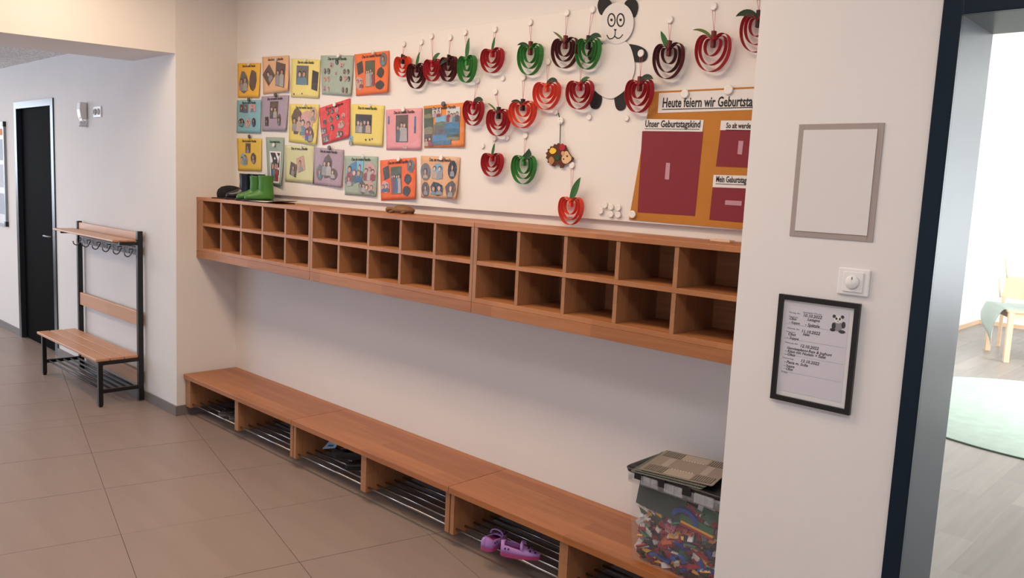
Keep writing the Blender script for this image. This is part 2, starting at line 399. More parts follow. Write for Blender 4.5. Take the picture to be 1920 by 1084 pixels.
# ------------------------------------------------------------------ coat bench
M_STEEL = mat('black steel tube', '#0e0d0d', .4)
def coat_bench():
    X0, X1 = -1.70, -.53; yb, yf = -.462, -.735
    t = empty('coat_bench', ((X0 + X1) / 2, -.6, 0), 'black steel and beech coat bench with hooks and hat shelf by the corner', 'bench')
    ox, oy, oz = t.location
    def P(n, mt, a, b_, c, d, e, f, bev=.0015):
        cx, cy, cz_ = (a + b_) / 2, (c + d) / 2, (e + f) / 2
        o = MB().box(a - cx, b_ - cx, c - cy, d - cy, e - cz_, f - cz_).build(n, mt, t, bev); o.location = (cx - ox, cy - oy, cz_ - oz); return o
    for x in (X0, X1):
        P('post', M_STEEL, x - .016, x + .016, yb - .018, yb + .018, 0.008, 1.215)
        P('leg', M_STEEL, x - .015, x + .015, yf - .015, yf + .015, .012, .315)
        P('leg_foot', M_STEEL, x - .012, x + .012, yf - .012, yf + .012, 0, .012)
        P('seat_rail', M_STEEL, x - .012, x + .012, yf, yb, .293, .318)
        P('foot_rail', M_STEEL, x - .012, x + .012, yf, yb, .095, .12)
        P('shelf_bracket', M_STEEL, x - .012, x + .012, -.60, yb, 1.118, 1.140)
    for k in range(3):
        y0_ = -.762 + k * .097
        P('seat_slat', W_LIGHT, X0 - .075, X1 + .004, y0_, y0_ + .09, .318, .338, .004)
    for k in range(3):
        y0_ = -.642 + k * .053
        P('shelf_slat', W_LIGHT, X0 - .045, X1 + .0, y0_, y0_ + .047, 1.141, 1.156, .004)
    P('back_rail', W_LIGHT, X0 + .016, X1 - .016, yb - .010, yb + .010, 1.135, 1.205, .003)
    P('backrest_slat', W_LIGHT, X0 + .016, X1 - .016, yb - .010, yb + .010, .545, .645, .003)
    P('lower_slat', W_LIGHT, X0 + .016, X1 - .016, yb - .010, yb + .010, .12, .215, .003)
    P('hook_rail', mat('hook rail', '#5d5450', .5), X0 + .016, X1 - .016, yb - .008, yb + .008, 1.045, 1.10, .002)
    for k in range(5):
        y = yf + .03 + k * .052
        o = MB().tube([(-(X1 - X0) / 2, 0, 0), ((X1 - X0) / 2, 0, 0)], .007, 8).build('shoe_rod', M_STEEL, t); o.location = ((X0 + X1) / 2 - ox, y - oy, .11 - oz)
    h0 = None
    for k in range(6):
        x = X0 + .09 + k * (X1 - X0 - .16) / 5
        if h0 is None:
            pts = smooth_path([(0, -.008, .015), (0, -.02, .0), (0, -.035, -.03), (0, -.058, -.045), (0, -.082, -.033), (0, -.09, -.012)], 4)
            h0 = MB().tube(pts, .0055, 8).build('hook', M_HOOK, t)
            hm = h0; 
        else:
            hm = finish('hook', h0.data, None, t)
        hm.scale = (.75, .75, .75); hm.location = (x - ox, yb - .008 - oy, 1.065 - oz)
        kb = MB().lathe([(0, -.007), (.006, -.005), (.008, 0), (.006, .005), (0, .007)], n=8).build('hook_knob', M_CHROME, hm) if k == 0 else finish('hook_knob', kb0, None, hm)
        if k == 0: kb0 = kb.data
        kb.location = (0, -.09, -.008)
        up = MB().box(-.004, .004, -.05, -.008, .022, .030).box(-.004, .004, -.05, -.044, -.012, .03).build('hook_prong', M_STEEL, hm) if k == 0 else finish('hook_prong', up0, None, hm)
        if k == 0: up0 = up.data
coat_bench()

# ------------------------------------------------------------------ magnet board
BX1 = 4.0
bd = empty('magnet_board', (2.0, 0, 1.52), 'long white magnet board on the niche wall above the cubby shelf', 'board')
o = MB().box(.018, BX1, -.020, -.004, 1.521, 2.405).build('board_panel', M_BOARD, bd, .002); o.matrix_parent_inverse = Matrix.Translation((-2.0, 0, -1.52))
o = MB().box(.3, BX1 - .3, -.0045, -.0005, 1.60, 2.3).build('wall_bracket', M_ALU, bd); o.matrix_parent_inverse = Matrix.Translation((-2.0, 0, -1.52))
YB = -.0205

# magnets
def magnet(px, py, d, mt, label, group=None, Y=None, thick=.008):
    Y = YB if Y is None else Y
    x, z = onY(px, py, Y - .004); r = d / 2
    M = Matrix.Translation((0, 0, 0)) @ Matrix.Rotation(R(90), 4, 'X')
    me = MB().lathe([(r, 0), (r, thick * .7), (r * .93, thick), (r * .7, thick * .93), (0, thick * .9)], M, 20).build('magnet', mt, None)
    me.location = (x, Y, z); label = ' '.join(label.split()[:16])
    tag(me, label, 'magnet', group or 'round magnets on the white board'); return me
M_MAG = mat('white magnet', '#e6e1dc', .35); M_MAGG = mat('grey magnet', '#5f5b58', .3, metal=.3)
M_MAGC = plastic_clear('clear magnet', .35, (.8, .8, .8))

# posters ------------------------------------------------------------
SK = [(.55, .33, .24), (.48, .27, .19), (.62, .40, .30)]
DK = [(.02, .02, .025), (.05, .035, .03), (.03, .05, .09), (.10, .10, .11), (.08, .05, .04)]
CL = [(.25, .03, .04), (.04, .10, .26), (.25, .25, .26), (.08, .08, .09), (.45, .33, .25), (.1, .22, .3), (.36, .35, .34)]
BG = {'white': (.75, .75, .75), 'dark': (.025, .02, .02), 'brown': (.10, .065, .05), 'green': (.06, .08, .035), 'blue': (.06, .19, .36), 'grey': (.13, .125, .13), 'snow': (.6, .62, .65), 'skin': (.5, .3, .22), 'pink': (.55, .3, .3), 'sky': (.18, .42, .62)}
def sheet_fn(q, bulge, curl, tilt=0):
    A, B, Cc, D = [onY(px, py, YB - .006) for px, py in q]    # TL TR BR BL
    def f(u, v, off=0):                       # u right, v up, 0..1
        x = (D[0] * (1 - u) + Cc[0] * u) * (1 - v) + (A[0] * (1 - u) + B[0] * u) * v
        z = (D[1] * (1 - u) + Cc[1] * u) * (1 - v) + (A[1] * (1 - u) + B[1] * u) * v
        y = YB - .0045 - bulge * math.sin(PI * max(0, min(1, u))) * math.sin(PI * max(0, min(1, v))) - curl * (1 - v) ** 2 * u * u - off
        return (x, y, z)
    return f
def poster(q, col, label, photos, bulge=.004, curl=.008, title=True, sleeve=True, cname=None, titlecol=None):
    f = sheet_fn(q, bulge, curl); base = f(.5, 0)
    t = empty('family_poster', base, label, 'poster', 'family posters in clear sleeves on the white board'); inv = Matrix.Translation(Vector(base)).inverted()
    n = 10
    def grid(e, off, name, mt, th=.0006):
        vs = [f(-e + (1 + 2 * e) * i / n, -e + (1 + 2 * e) * j / n, off) for j in range(n + 1) for i in range(n + 1)]
        fs = [(j * (n + 1) + i, j * (n + 1) + i + 1, (j + 1) * (n + 1) + i + 1, (j + 1) * (n + 1) + i) for j in range(n) for i in range(n)]
        if mt is M_SLEEVE:
            o = MB().add(vs, fs, True).build(name, mt, t, recalc=False); o.matrix_parent_inverse = inv; return o
        k = len(vs); vs += [(a, b_ + th, c) for a, b_, c in vs]
        fs += [tuple(x + k for x in a[::-1]) for a in fs]
        rim = [i for i in range(n + 1)] + [j * (n + 1) + n for j in range(1, n + 1)] + [n * (n + 1) + i for i in range(n - 1, -1, -1)] + [j * (n + 1) for j in range(n - 1, 0, -1)]
        fs += [(rim[i], rim[(i + 1) % len(rim)], rim[(i + 1) % len(rim)] + k, rim[i] + k) for i in range(len(rim))]
        o = MB().add(vs, fs, True).build(name, mt, t); o.matrix_parent_inverse = inv; return o
    grid(0, 0, 'sheet', paper('poster paper ' + (cname or col), col))
    for ph in photos:
        shape, u, v, w_, h_, bg, ppl = ph[:7]; rot = ph[7] if len(ph) > 7 else 0
        mb = MB()
        def tess(pts, off, c):
            cu = sum(p[0] for p in pts) / len(pts); cv = sum(p[1] for p in pts) / len(pts); m_ = len(pts)
            vs = [f(cu, cv, off)] + [f((p[0] + cu) / 2, (p[1] + cv) / 2, off) for p in pts] + [f(p[0], p[1], off) for p in pts]
            fs = [(0, 1 + (i + 1) % m_, 1 + i) for i in range(m_)] + [(1 + i, 1 + (i + 1) % m_, 1 + m_ + (i + 1) % m_, 1 + m_ + i) for i in range(m_)]
            mb.add(vs, fs, False, c)
        def tr(x, y):
            a = R(rot); asp = 1.0
            return (u + (x * math.cos(a) - y * math.sin(a)) * w_, v + (x * math.sin(a) + y * math.cos(a)) * h_)
        if shape == 'r': out = [(-.5, -.5), (0, -.5), (.5, -.5), (.5, 0), (.5, .5), (0, .5), (-.5, .5), (-.5, 0)]
        elif shape == 'o': out = [(.5 * math.cos(2 * PI * i / 16), .5 * math.sin(2 * PI * i / 16)) for i in range(16)]
        else: out = [(.5 * math.cos(2 * PI * i / 9) * random.uniform(.8, 1.1), .5 * math.sin(2 * PI * i / 9) * random.uniform(.8, 1.1)) for i in range(9)]
        tess([tr(*p) for p in out], .0022, BG[bg])
        if bg in ('green', 'blue', 'sky', 'snow', 'grey') and shape == 'r':   # a horizon band
            tess([tr(*p) for p in [(-.5, -.5), (0, -.5), (.5, -.5), (.5, -.12), (.1, -.05), (-.5, -.15)]], .0026, {'green': (.2, .19, .1), 'blue': (.05, .14, .25), 'sky': (.12, .16, .08), 'snow': (.35, .36, .4), 'grey': (.12, .1, .1)}[bg])
        for k in range(ppl):
            cx = (k + .5) / ppl - .5 + random.uniform(-.03, .03); cy = random.uniform(-.02, .16); hr = min(.13, .34 / ppl); hy = hr * (w_ / h_) * 1.25 if ppl > 1 else .16
            cx *= .82
            cloth = random.choice(CL); hair = random.choice(DK); skin = random.choice(SK)
            sw = hr * 1.9
            tess([tr(*p) for p in [(cx - sw, -.48 if shape == 'r' else -.36), (cx + sw, -.48 if shape == 'r' else -.36), (cx + sw * .9, cy - hy * 1.6), (cx + hr * .5, cy - hy), (cx - hr * .5, cy - hy), (cx - sw * .9, cy - hy * 1.6)]], .0030 + k * .00012, cloth)
            tess([tr(cx + hr * 1.15 * math.cos(a * PI / 4), cy + hy * .25 + hy * 1.15 * math.sin(a * PI / 4)) for a in range(8)], .0036 + k * .00012, hair)
            tess([tr(cx + hr * .85 * math.cos(a * PI / 4), cy - hy * .1 + hy * .9 * math.sin(a * PI / 4)) for a in range(8)], .0041 + k * .00012, skin)
        o = mb.build('photo', M_PRINT, t, cols=True, recalc=False); o.matrix_parent_inverse = inv
    if title:
        a = Vector(f(.24, .885, .003)); b_ = Vector(f(.8, .885, .003)); L_ = (b_ - a)
        o = text('title', 'Das ist meine Familie', 0, 0, 0, .022, M_INK, t, width=None, shear=.1)
        bpy.context.view_layer.update(); wd = o.dimensions.x
        o.location = a - Vector(base); o.rotation_euler = (PI / 2, -math.atan2(L_.z, L_.x), 0); o.scale.x = L_.length / wd
    if sleeve: grid(.022, .006, 'plastic_sleeve', M_SLEEVE, .0002)
    return t, f
Y1 = '#e9b23c'
posters = [
 ([(445,119),(488,118),(486,183),(445,183)], '#e5b03f', 'golden yellow family poster in the top left corner of the board', [('b',.3,.45,.42,.7,'grey',2),('b',.72,.5,.32,.66,'brown',0)]),
 ([(491,107),(541,104),(543,171),(493,177)], '#d9ac84', 'peach family poster with a tilted square photo, second in the top row', [('r',.26,.5,.36,.42,'brown',1,40),('r',.70,.48,.34,.66,'brown',2,-8)]),
 ([(546,110),(600,112),(598,184),(545,182)], '#e2d583', 'pale yellow family poster third in the top row, one photo by water', [('r',.42,.58,.42,.5,'grey',2),('r',.86,.45,.2,.5,'dark',0,-6),('o',.12,.08,.05,.05,'dark',0),('o',.42,.1,.05,.04,'brown',0)]),
 ([(601,104),(663,104),(659,180),(603,177)], '#9fb0a4', 'grey green poster with a ring of small oval portraits, top row', [('o',.52,.83,.1,.13,'dark',1),('o',.35,.76,.12,.14,'pink',1),('o',.67,.76,.12,.14,'pink',1),('o',.14,.6,.08,.15,'grey',1),('o',.26,.6,.1,.16,'brown',1),('o',.76,.6,.08,.13,'grey',1),('o',.87,.6,.08,.13,'brown',1),('o',.12,.4,.1,.15,'pink',1),('o',.25,.4,.1,.15,'pink',1),('o',.66,.42,.07,.14,'dark',1),('o',.78,.42,.1,.15,'pink',1),('o',.9,.42,.08,.14,'dark',1),('o',.1,.16,.1,.15,'pink',1),('o',.24,.16,.09,.13,'pink',1),('o',.5,.55,.07,.09,'pink',1),('o',.74,.14,.08,.15,'grey',1),('o',.86,.13,.08,.15,'brown',1)]),
 ([(664,102),(729,95),(730,174),(667,180)], '#e5703a', 'orange family poster at the right end of the top row', [('r',.47,.5,.28,.62,'green',4),('r',.17,.66,.17,.28,'dark',0,12),('b',.14,.3,.26,.34,'pink',2),('o',.85,.8,.2,.34,'grey',1),('b',.78,.5,.22,.26,'dark',0),('b',.76,.2,.26,.24,'dark',0)]),
 ([(444,188),(489,187),(489,250),(443,249)], '#7fb0bc', 'light blue family poster at the left edge, middle row', [('r',.22,.75,.16,.24,'brown',1),('r',.40,.74,.18,.26,'grey',1),('r',.68,.75,.24,.22,'pink',1),('b',.22,.32,.26,.32,'dark',2),('b',.5,.3,.2,.32,'pink',1),('o',.74,.32,.15,.28,'dark',1)]),
 ([(490,181),(541,178),(537,246),(491,246)], '#a294a6', 'lilac family poster in the middle row with glossy reflections', [('r',.50,.6,.3,.48,'brown',2),('r',.22,.28,.14,.26,'dark',1),('b',.72,.3,.14,.36,'brown',1)]),
 ([(542,195),(598,196),(594,272),(541,266)], '#dccb6c', 'yellow family poster covered by large portrait cutouts, middle row', [('b',.3,.55,.4,.7,'brown',2),('b',.62,.5,.44,.8,'pink',2),('b',.75,.25,.3,.46,'brown',2),('o',.84,.74,.26,.4,'skin',1)]),
 ([(597,203),(656,184),(656,257),(604,272)], '#d5474d', 'red tilted family poster with many tiny portraits', [('o',.3,.8,.1,.14,'brown',1),('o',.45,.8,.1,.14,'dark',1),('o',.6,.8,.1,.14,'pink',1),('o',.18,.58,.12,.14,'dark',0),('o',.4,.6,.12,.16,'brown',1),('o',.62,.6,.13,.16,'dark',1),('o',.8,.6,.1,.15,'pink',1),('r',.12,.36,.2,.16,'brown',2),('o',.42,.38,.12,.18,'dark',1),('o',.74,.38,.22,.2,'skin',2),('r',.16,.14,.22,.18,'grey',2),('b',.68,.14,.3,.2,'brown',2)]),
 ([(657,195),(720,198),(717,275),(657,271)], '#e0cf73', 'yellow family poster with one dark group photo in the middle', [('r',.42,.53,.5,.46,'dark',4),('r',.02,.1,.12,.22,'sky',1),('o',.5,.14,.05,.05,'dark',0),('o',.62,.15,.04,.06,'dark',0),('o',.7,.17,.04,.04,'dark',0)]),
 ([(723,206),(791,202),(790,281),(724,281)], '#dd9aa3', 'pink family poster with one tall photo of people outdoors', [('r',.47,.52,.34,.66,'brown',3),('r',.09,.74,.04,.2,'blue',0),('r',.83,.6,.04,.4,'blue',0),('r',.56,.07,.12,.08,'pink',0)]),
 ([(794,199),(871,192),(871,276),(795,277)], '#e08640', 'orange poster covered with landscape and lake pictures', [('r',.12,.82,.2,.24,'green',0),('r',.34,.82,.22,.22,'snow',2),('r',.74,.74,.32,.34,'snow',4),('r',.44,.62,.26,.24,'sky',0),('r',.13,.52,.24,.4,'green',0),('r',.71,.45,.36,.3,'blue',0),('r',.42,.42,.3,.24,'grey',0),('r',.46,.18,.46,.24,'blue',0),('r',.12,.17,.22,.28,'brown',2),('r',.74,.25,.3,.16,'green',0)]),
 ([(443.6,259),(490,260),(490,321),(446,320)], '#d9b548', 'yellow family poster directly above the rubber boots', [('r',.48,.7,.2,.3,'brown',1),('b',.3,.35,.34,.4,'sky',2),('b',.7,.38,.22,.38,'brown',1)]),
 ([(498,257),(532,258),(531,349.5),(502,346)], '#92a79b', 'narrow grey green poster with a framed group photo behind the green boots', [('r',.55,.38,.66,.66,'white',0),('r',.55,.38,.55,.6,'dark',4)]),
 ([(534,272),(588,274),(588,344),(534,340)], '#c9cba2', 'pale cream poster with crinkled glossy sleeve, bottom row', [('r',.32,.34,.24,.36,'brown',1,-14),('r',.58,.5,.26,.4,'skin',1,14)]),
 ([(588,276),(644,281),(642,352.5),(586,346)], '#a695a8', 'lilac poster with portrait cutouts in the bottom row', [('b',.5,.52,.36,.66,'brown',2),('o',.25,.35,.24,.42,'grey',1),('o',.7,.34,.3,.3,'brown',1)]),
 ([(645,292),(708,293.6),(706,369),(646,365)], '#9cb0a2', 'grey green poster crowded with colourful cutout people, bottom row', [('b',.33,.56,.5,.6,'blue',3),('r',.5,.66,.2,.44,'sky',1),('b',.8,.6,.36,.56,'pink',3),('b',.16,.36,.28,.36,'grey',1),('b',.58,.22,.24,.34,'brown',2),('b',.8,.22,.36,.38,'skin',2)]),
 ([(712,300.7),(779,295),(781,373.6),(714,376)], '#e26a38', 'orange family poster in the bottom row above the toy turtle', [('r',.47,.48,.3,.66,'green',4),('r',.19,.68,.17,.3,'dark',0,12),('b',.15,.33,.26,.34,'pink',2),('o',.87,.8,.2,.32,'grey',1),('b',.79,.5,.2,.28,'dark',0),('b',.76,.2,.24,.24,'dark',0)]),
 ([(788.6,292),(862,295),(858.7,374.5),(788.6,370)], '#d5a880', 'peach poster with six large oval cutouts, right end of the bottom row', [('o',.14,.62,.28,.42,'grey',1),('b',.46,.64,.32,.46,'sky',2),('o',.84,.7,.22,.44,'dark',1),('o',.14,.2,.22,.36,'brown',1),('b',.46,.22,.38,.36,'dark',2),('b',.84,.22,.3,.46,'brown',1)]),
]
curls = [.006,.016,.005,.008,.016,.006,.008,.01,.01,.005,.005,.006,.004,.02,.008,.012,.008,.014,.02]
for (q, col, lab, ph), cu in zip(posters, curls): poster(q, col, lab, ph, curl=cu)
for i, (px, py, mt, lab) in enumerate([
  (466,120,M_MAGC,'clear magnet on the golden yellow poster in the top left corner'),(517,112,M_MAGC,'clear magnet on the peach poster with the tilted photo'),(571,113,M_MAGC,'clear magnet at the top of the pale yellow poster'),
  (634,104,M_MAG,'white magnet on the grey green poster with the oval portraits'),(699,98,M_MAGC,'clear magnet on the orange poster of the top row'),(466,187,M_MAGG,'dark magnet at the top of the light blue poster'),
  (516,178,M_MAGG,'dark magnet at the top of the lilac poster, middle row'),(570,197,M_MAGC,'clear magnet on the yellow poster with large portraits'),(627,196,M_MAG,'white magnet on the red tilted poster'),
  (692,198,M_MAGC,'clear magnet on the yellow poster with the dark group photo'),(756,205,M_MAG,'white magnet at the top of the pink poster'),(831,195,M_MAGG,'dark magnet on the orange landscape poster'),
  (467,256,M_MAGG,'dark magnet on the yellow poster above the boots'),(513,272,M_MAG,'white magnet on the narrow grey green poster'),(564,276,M_MAGC,'clear magnet on the pale cream poster'),
  (617,277,M_MAGG,'dark magnet on the lilac poster of the bottom row'),(680,292,M_MAGC,'clear magnet on the crowded grey green poster'),(747,298,M_MAG,'white magnet on the orange poster of the bottom row'),(827,296,M_MAG,'white magnet on the peach poster with six ovals')]):
    magnet(px, py, .026, mt, lab, 'magnets holding the family posters', Y=YB - .012)

# ------------------------------------------------------------------ panda cutout
def cut(name, pts, Y, mt, parent, th=.0012, inv=None):
    W_ = [onY(a, b_, Y) for a, b_ in pts]
    o = MB().prism(W_, Y, Y + th).build(name, mt, parent)
    if parent is not None: o.matrix_parent_inverse = inv
    return o
def ell(cx, cy, rx, ry, n=36, rot=0): return [(cx + rx * math.cos(2 * PI * i / n) * math.cos(rot) - ry * math.sin(2 * PI * i / n) * math.sin(rot), cy + rx * math.cos(2 * PI * i / n) * math.sin(rot) + ry * math.sin(2 * PI * i / n) * math.cos(rot)) for i in range(n)]
def sm2(pts, n=5, closed=True):
    P = [Vector((a, b_, 0)) for a, b_ in pts]; out = []; m_ = len(P)
    for i in range(m_ if closed else m_ - 1):
        g = (lambda k: P[k % m_]) if closed else (lambda k: P[max(0, min(m_ - 1, k))])
        a, b_, c, d = g(i - 1), g(i), g(i + 1), g(i + 2)
        for k in range(n):
            t = k / n; v = .5 * ((2 * b_) + (c - a) * t + (2 * a - 5 * b_ + 4 * c - d) * t * t + (3 * b_ - a - 3 * c + d) * t ** 3); out.append((v.x, v.y))
    if not closed: out.append(pts[-1])
    return out
def stroke(name, pts, wpx, Y, mt, parent, inv, closed=False, th=.0006):
    W_ = [Vector((*onY(a, b_, Y), 0)) for a, b_ in pts]; n = len(W_); L_, Rr = [], []
    for i in range(n):
        a = W_[(i - 1) % n] if closed or i else W_[0]; b_ = W_[(i + 1) % n] if closed or i < n - 1 else W_[-1]
        t = (b_ - a).normalized(); nn = Vector((-t.y, t.x, 0)) * wpx / 2; L_.append(W_[i] + nn); Rr.append(W_[i] - nn)
    vs = [(p.x, Y, p.y) for p in L_] + [(p.x, Y, p.y) for p in Rr]
    fs = [(i, (i + 1) % n, n + (i + 1) % n, n + i) for i in range(n if closed else n - 1)]
    k = len(vs); vs += [(a, b_ + th, c) for a, b_, c in vs]; fs += [tuple(x + k for x in q[::-1]) for q in fs]
    o = MB().add(vs, fs).build(name, mt, parent, recalc=False); o.matrix_parent_inverse = inv; return o
def mk(name, px, py, Y, lab, cat, group=None):
    x, z = onY(px, py, Y); t = empty(name, (x, Y, z), lab, cat, group); return t, Matrix.Translation((x, Y, z)).inverted()
M_PW = paper('white card', '#ddd9d6'); M_PB = paper('black card', '#171515')
t, inv = mk('paper_panda', 1148, 190, YB, 'white and black paper panda cutout fixed among the paper apples', 'decoration')
Z6 = lambda pts: [(1090 + a / 4.927, b_ / 4.927) for a, b_ in pts]
cut('ear', sm2(Z6([(190, 140), (150, 70), (165, -5), (215, -25), (260, 0), (275, 45)])), YB - .001 - .0025, M_PB, t, inv=inv)
cut('ear', sm2(Z6([(400, 45), (430, -5), (470, -25), (515, 20), (520, 90), (480, 160)])), YB - .001 - .0025, M_PB, t, inv=inv)
cut('arm', sm2(Z6([(425, 415), (500, 415), (575, 445), (608, 490), (600, 545), (555, 573), (485, 565), (470, 500)])), YB - .0035, M_PB, t, inv=inv)
cut('arm', sm2(Z6([(200, 405), (150, 410), (90, 440), (55, 500), (80, 560), (150, 520)])), YB - .0035, M_PB, t, inv=inv)
cut('leg', sm2(Z6([(105, 840), (180, 880), (185, 940), (160, 995), (120, 1008), (85, 985), (80, 920)])), YB - .0035, M_PB, t, inv=inv)
cut('leg', sm2(Z6([(310, 880), (390, 850), (410, 930), (400, 1000), (350, 1022), (315, 985)])), YB - .0035, M_PB, t, inv=inv)
cut('body', sm2(Z6([(200, 400), (300, 375), (425, 395), (480, 520), (490, 660), (430, 800), (330, 890), (250, 910), (150, 860), (80, 760), (68, 660), (110, 520)])), YB - .0055, M_PW, t, inv=inv)
cut('head', ell(1090 + 330 / 4.927, 215 / 4.927, 153 / 4.927, 192 / 4.927, rot=.1), YB - .0075, M_PW, t, inv=inv)
for cx in (278, 362):
    e = Z6(ell(cx, 185, 33, 58, 28)); stroke('eye_outline', e, .006, YB - .0082, M_INK, t, inv, True)
    cut('pupil', Z6(ell(cx, 184, 12, 13, 14)), YB - .0082, M_INK, t, .0006, inv)
cut('nose', Z6([(300, 268), (326, 268), (320, 285), (313, 292), (306, 285)]), YB - .0082, M_INK, t, .0006, inv)
stroke('mouth', sm2(Z6([(235, 322), (255, 355), (285, 355), (308, 330), (313, 292)]), 4, False), .0045, YB - .0082, M_INK, t, inv)
stroke('mouth', sm2(Z6([(308, 330), (325, 350), (355, 350), (384, 318)]), 4, False), .0045, YB - .0082, M_INK, t, inv)

# ------------------------------------------------------------------ birthday board
M_OR = mat('mustard felt', '#b5752a', .85, noise=((5, 5, 5), .06)); M_RED = paper('wine red card', '#7d1f2c'); M_TAPE = mat('pale tape', '#b98a97', .5)
bx0_ = onY(1203, 300, YB)[0]; zt_ = onY(1222, 172, YB)[1]; zb_ = onY(1180, 412, YB)[1]
XL = onY(1222, 172, YB)[0]; XLb = onY(1180, 412, YB)[0]
zt2 = onY(1412, 163, YB)[1]; zb2 = onY(1392, 430, YB)[1]
XRt = onY(1422, 163, YB)[0]
t = empty('birthday_board', ((XL + 3.99) / 2, YB, zb_), 'mustard birthday board with wine red panels at the right end of the wall', 'poster'); inv = Matrix.Translation(t.location).inverted()
def bpart(name, q, Y, mt, th=.001):
    o = MB().prism(q, Y, Y + th).build(name, mt, t); o.matrix_parent_inverse = inv; return o
xe = 3.992
def slope(a, b_, x): return a[1] + (b_[1] - a[1]) * (x - a[0]) / (b_[0] - a[0])
TL, TR, BL, BR = onY(1222, 172, YB), onY(1412, 163, YB), onY(1180, 412, YB), onY(1392, 430, YB)
bpart('backing', [(BL[0], BL[1]), (xe, slope(BL, BR, xe)), (xe, slope(TL, TR, xe)), (TL[0], TL[1])], YB - .003, M_OR, .002)
def pq(pts, Y): return [onY(a, b_, Y) for a, b_ in pts]
q = pq([(1235.5, 174.6), (1233.5, 212)], YB - .004); h = (q[0][1], q[1][1]); x0_ = (q[0][0] + q[1][0]) / 2
q2 = onY(1410, 167, YB - .004)[1]
bpart('header_card', [(x0_, h[1]), (xe - .02, onY(1410, 206, YB - .004)[1]), (xe - .02, q2), (x0_, h[0])], YB - .0045, M_PW)
tx, tz = onY(1241, 201, YB - .006); tx2, tz2 = onY(1410, 199, YB - .006)
o = text('lettering', 'Heute feiern wir Geburtstag', tx - t.location.x, tz - t.location.z, -.0055, .052, M_INK, t); bpy.context.view_layer.update()
frac = .965
o.scale.x = (tx2 - tx) / (o.dimensions.x * frac); o.rotation_euler.y = -math.atan2(tz2 - tz, tx2 - tx)
u0, u1 = onY(1241, 206, YB - .006), onY(1412, 202, YB - .006)
MB().add([(u0[0] - t.location.x, -.0056, u0[1] - t.location.z), (u1[0] - t.location.x, -.0056, u1[1] - t.location.z), (u1[0] - t.location.x, -.0056, u1[1] + .003 - t.location.z), (u0[0] - t.location.x, -.0056, u0[1] + .003 - t.location.z)], [(0, 1, 2, 3)]).build('underline', M_INK, t)
def panel(card, pan, tape, txt, tp0, tp1, lines, xr=None):
    c = pq(card, YB - .005); p = pq(pan, YB - .005)
    bpart('panel', p, YB - .0042, M_RED); bpart('title_card', c, YB - .0052, M_PW)
    bpart('tape', pq(tape, YB - .005), YB - .0052, M_TAPE, .0008)
    a, b_ = onY(*tp0, YB - .006), onY(*tp1, YB - .006)
    o = text('lettering', txt, a[0] - t.location.x, a[1] - t.location.z, -.0062, lines, M_INK, t); bpy.context.view_layer.update()
    if xr: o.scale.x = (b_[0] - a[0]) / (o.dimensions.x * xr)
    else: o.scale.x = (b_[0] - a[0]) / o.dimensions.x
    o.rotation_euler.y = -math.atan2(b_[1] - a[1], b_[0] - a[0])
    MB().add([(a[0] - t.location.x, -.0062, a[1] - .008 - t.location.z), (b_[0] - t.location.x, -.0062, b_[1] - .008 - t.location.z), (b_[0] - t.location.x, -.0062, b_[1] - .006 - t.location.z), (a[0] - t.location.x, -.0062, a[1] - .006 - t.location.z)], [(0, 1, 2, 3)]).build('underline', M_INK, t)
panel([(1203, 245.6), (1317, 247), (1319.5, 225), (1206, 223)], [(1195, 398), (1302.5, 405), (1318, 247), (1204, 246)], [(1246.5, 336), (1254.5, 337), (1256.5, 306), (1249, 305)], 'Unser Geburtstagskind', (1209, 238), (1312, 239), .038)
panel([(1350, 244), (1428, 245), (1430, 226), (1352, 226)], [(1342, 312), (1416, 315), (1424, 244), (1351, 243.6)], [(1382.5, 289), (1391, 290), (1394, 264.5), (1385, 264)], 'So alt werde ich', (1361, 240), (1420, 241), .028)
panel([(1336, 351), (1418, 354), (1420, 330), (1338, 328)], [(1329.7, 412), (1410, 419), (1416, 354), (1336, 351)], [(1359, 384), (1390, 386), (1391, 377), (1360, 375.6)], 'Mein Geburtstagstisch', (1342, 341), (1418, 344), .032)

# ------------------------------------------------------------------ paper apples
M_THR = mat('pink thread', '#c4565c', .8)
ACOL = {'orange': '#e04a2a', 'maroon': '#54121a', 'crimson': '#ab1a28', 'green': '#37853b', 'coral': '#dd4632', 'red': '#b02230'}
M_LEAF = paper('green leaf card', '#2f6535'); M_LEAFD = paper('dark green leaf card', '#1d3a24'); M_LEAFP = paper('olive leaf card', '#5c7038')
M_STB = paper('dark stem card', '#2a1512'); M_STR = paper('red brown stem card', '#6b2320')
def bez(a, b_, c, d, n):
    return [((1 - s) ** 3 * a[0] + 3 * (1 - s) ** 2 * s * b_[0] + 3 * (1 - s) * s * s * c[0] + s ** 3 * d[0], (1 - s) ** 3 * a[1] + 3 * (1 - s) ** 2 * s * b_[1] + 3 * (1 - s) * s * s * c[1] + s ** 3 * d[1]) for s in [i / n for i in range(n + 1)]]
def ring_curve(W_, H_, s, jx=0):
    r_ = bez((0, .28), (.10, .56), (.5, .62), (.5, .12), 12)[:-1] + bez((.5, .12), (.5, -.20), (.28, -.5), (0, -.5), 12)
    pts = r_ + [(-x, z) for x, z in r_[::-1][1:]]
    out = []
    for x, z in pts:
        out.append(((x * s + jx * (1 - s) * (.28 - z)) * W_, (.28 + (z - .28) * s) * H_))
    return out
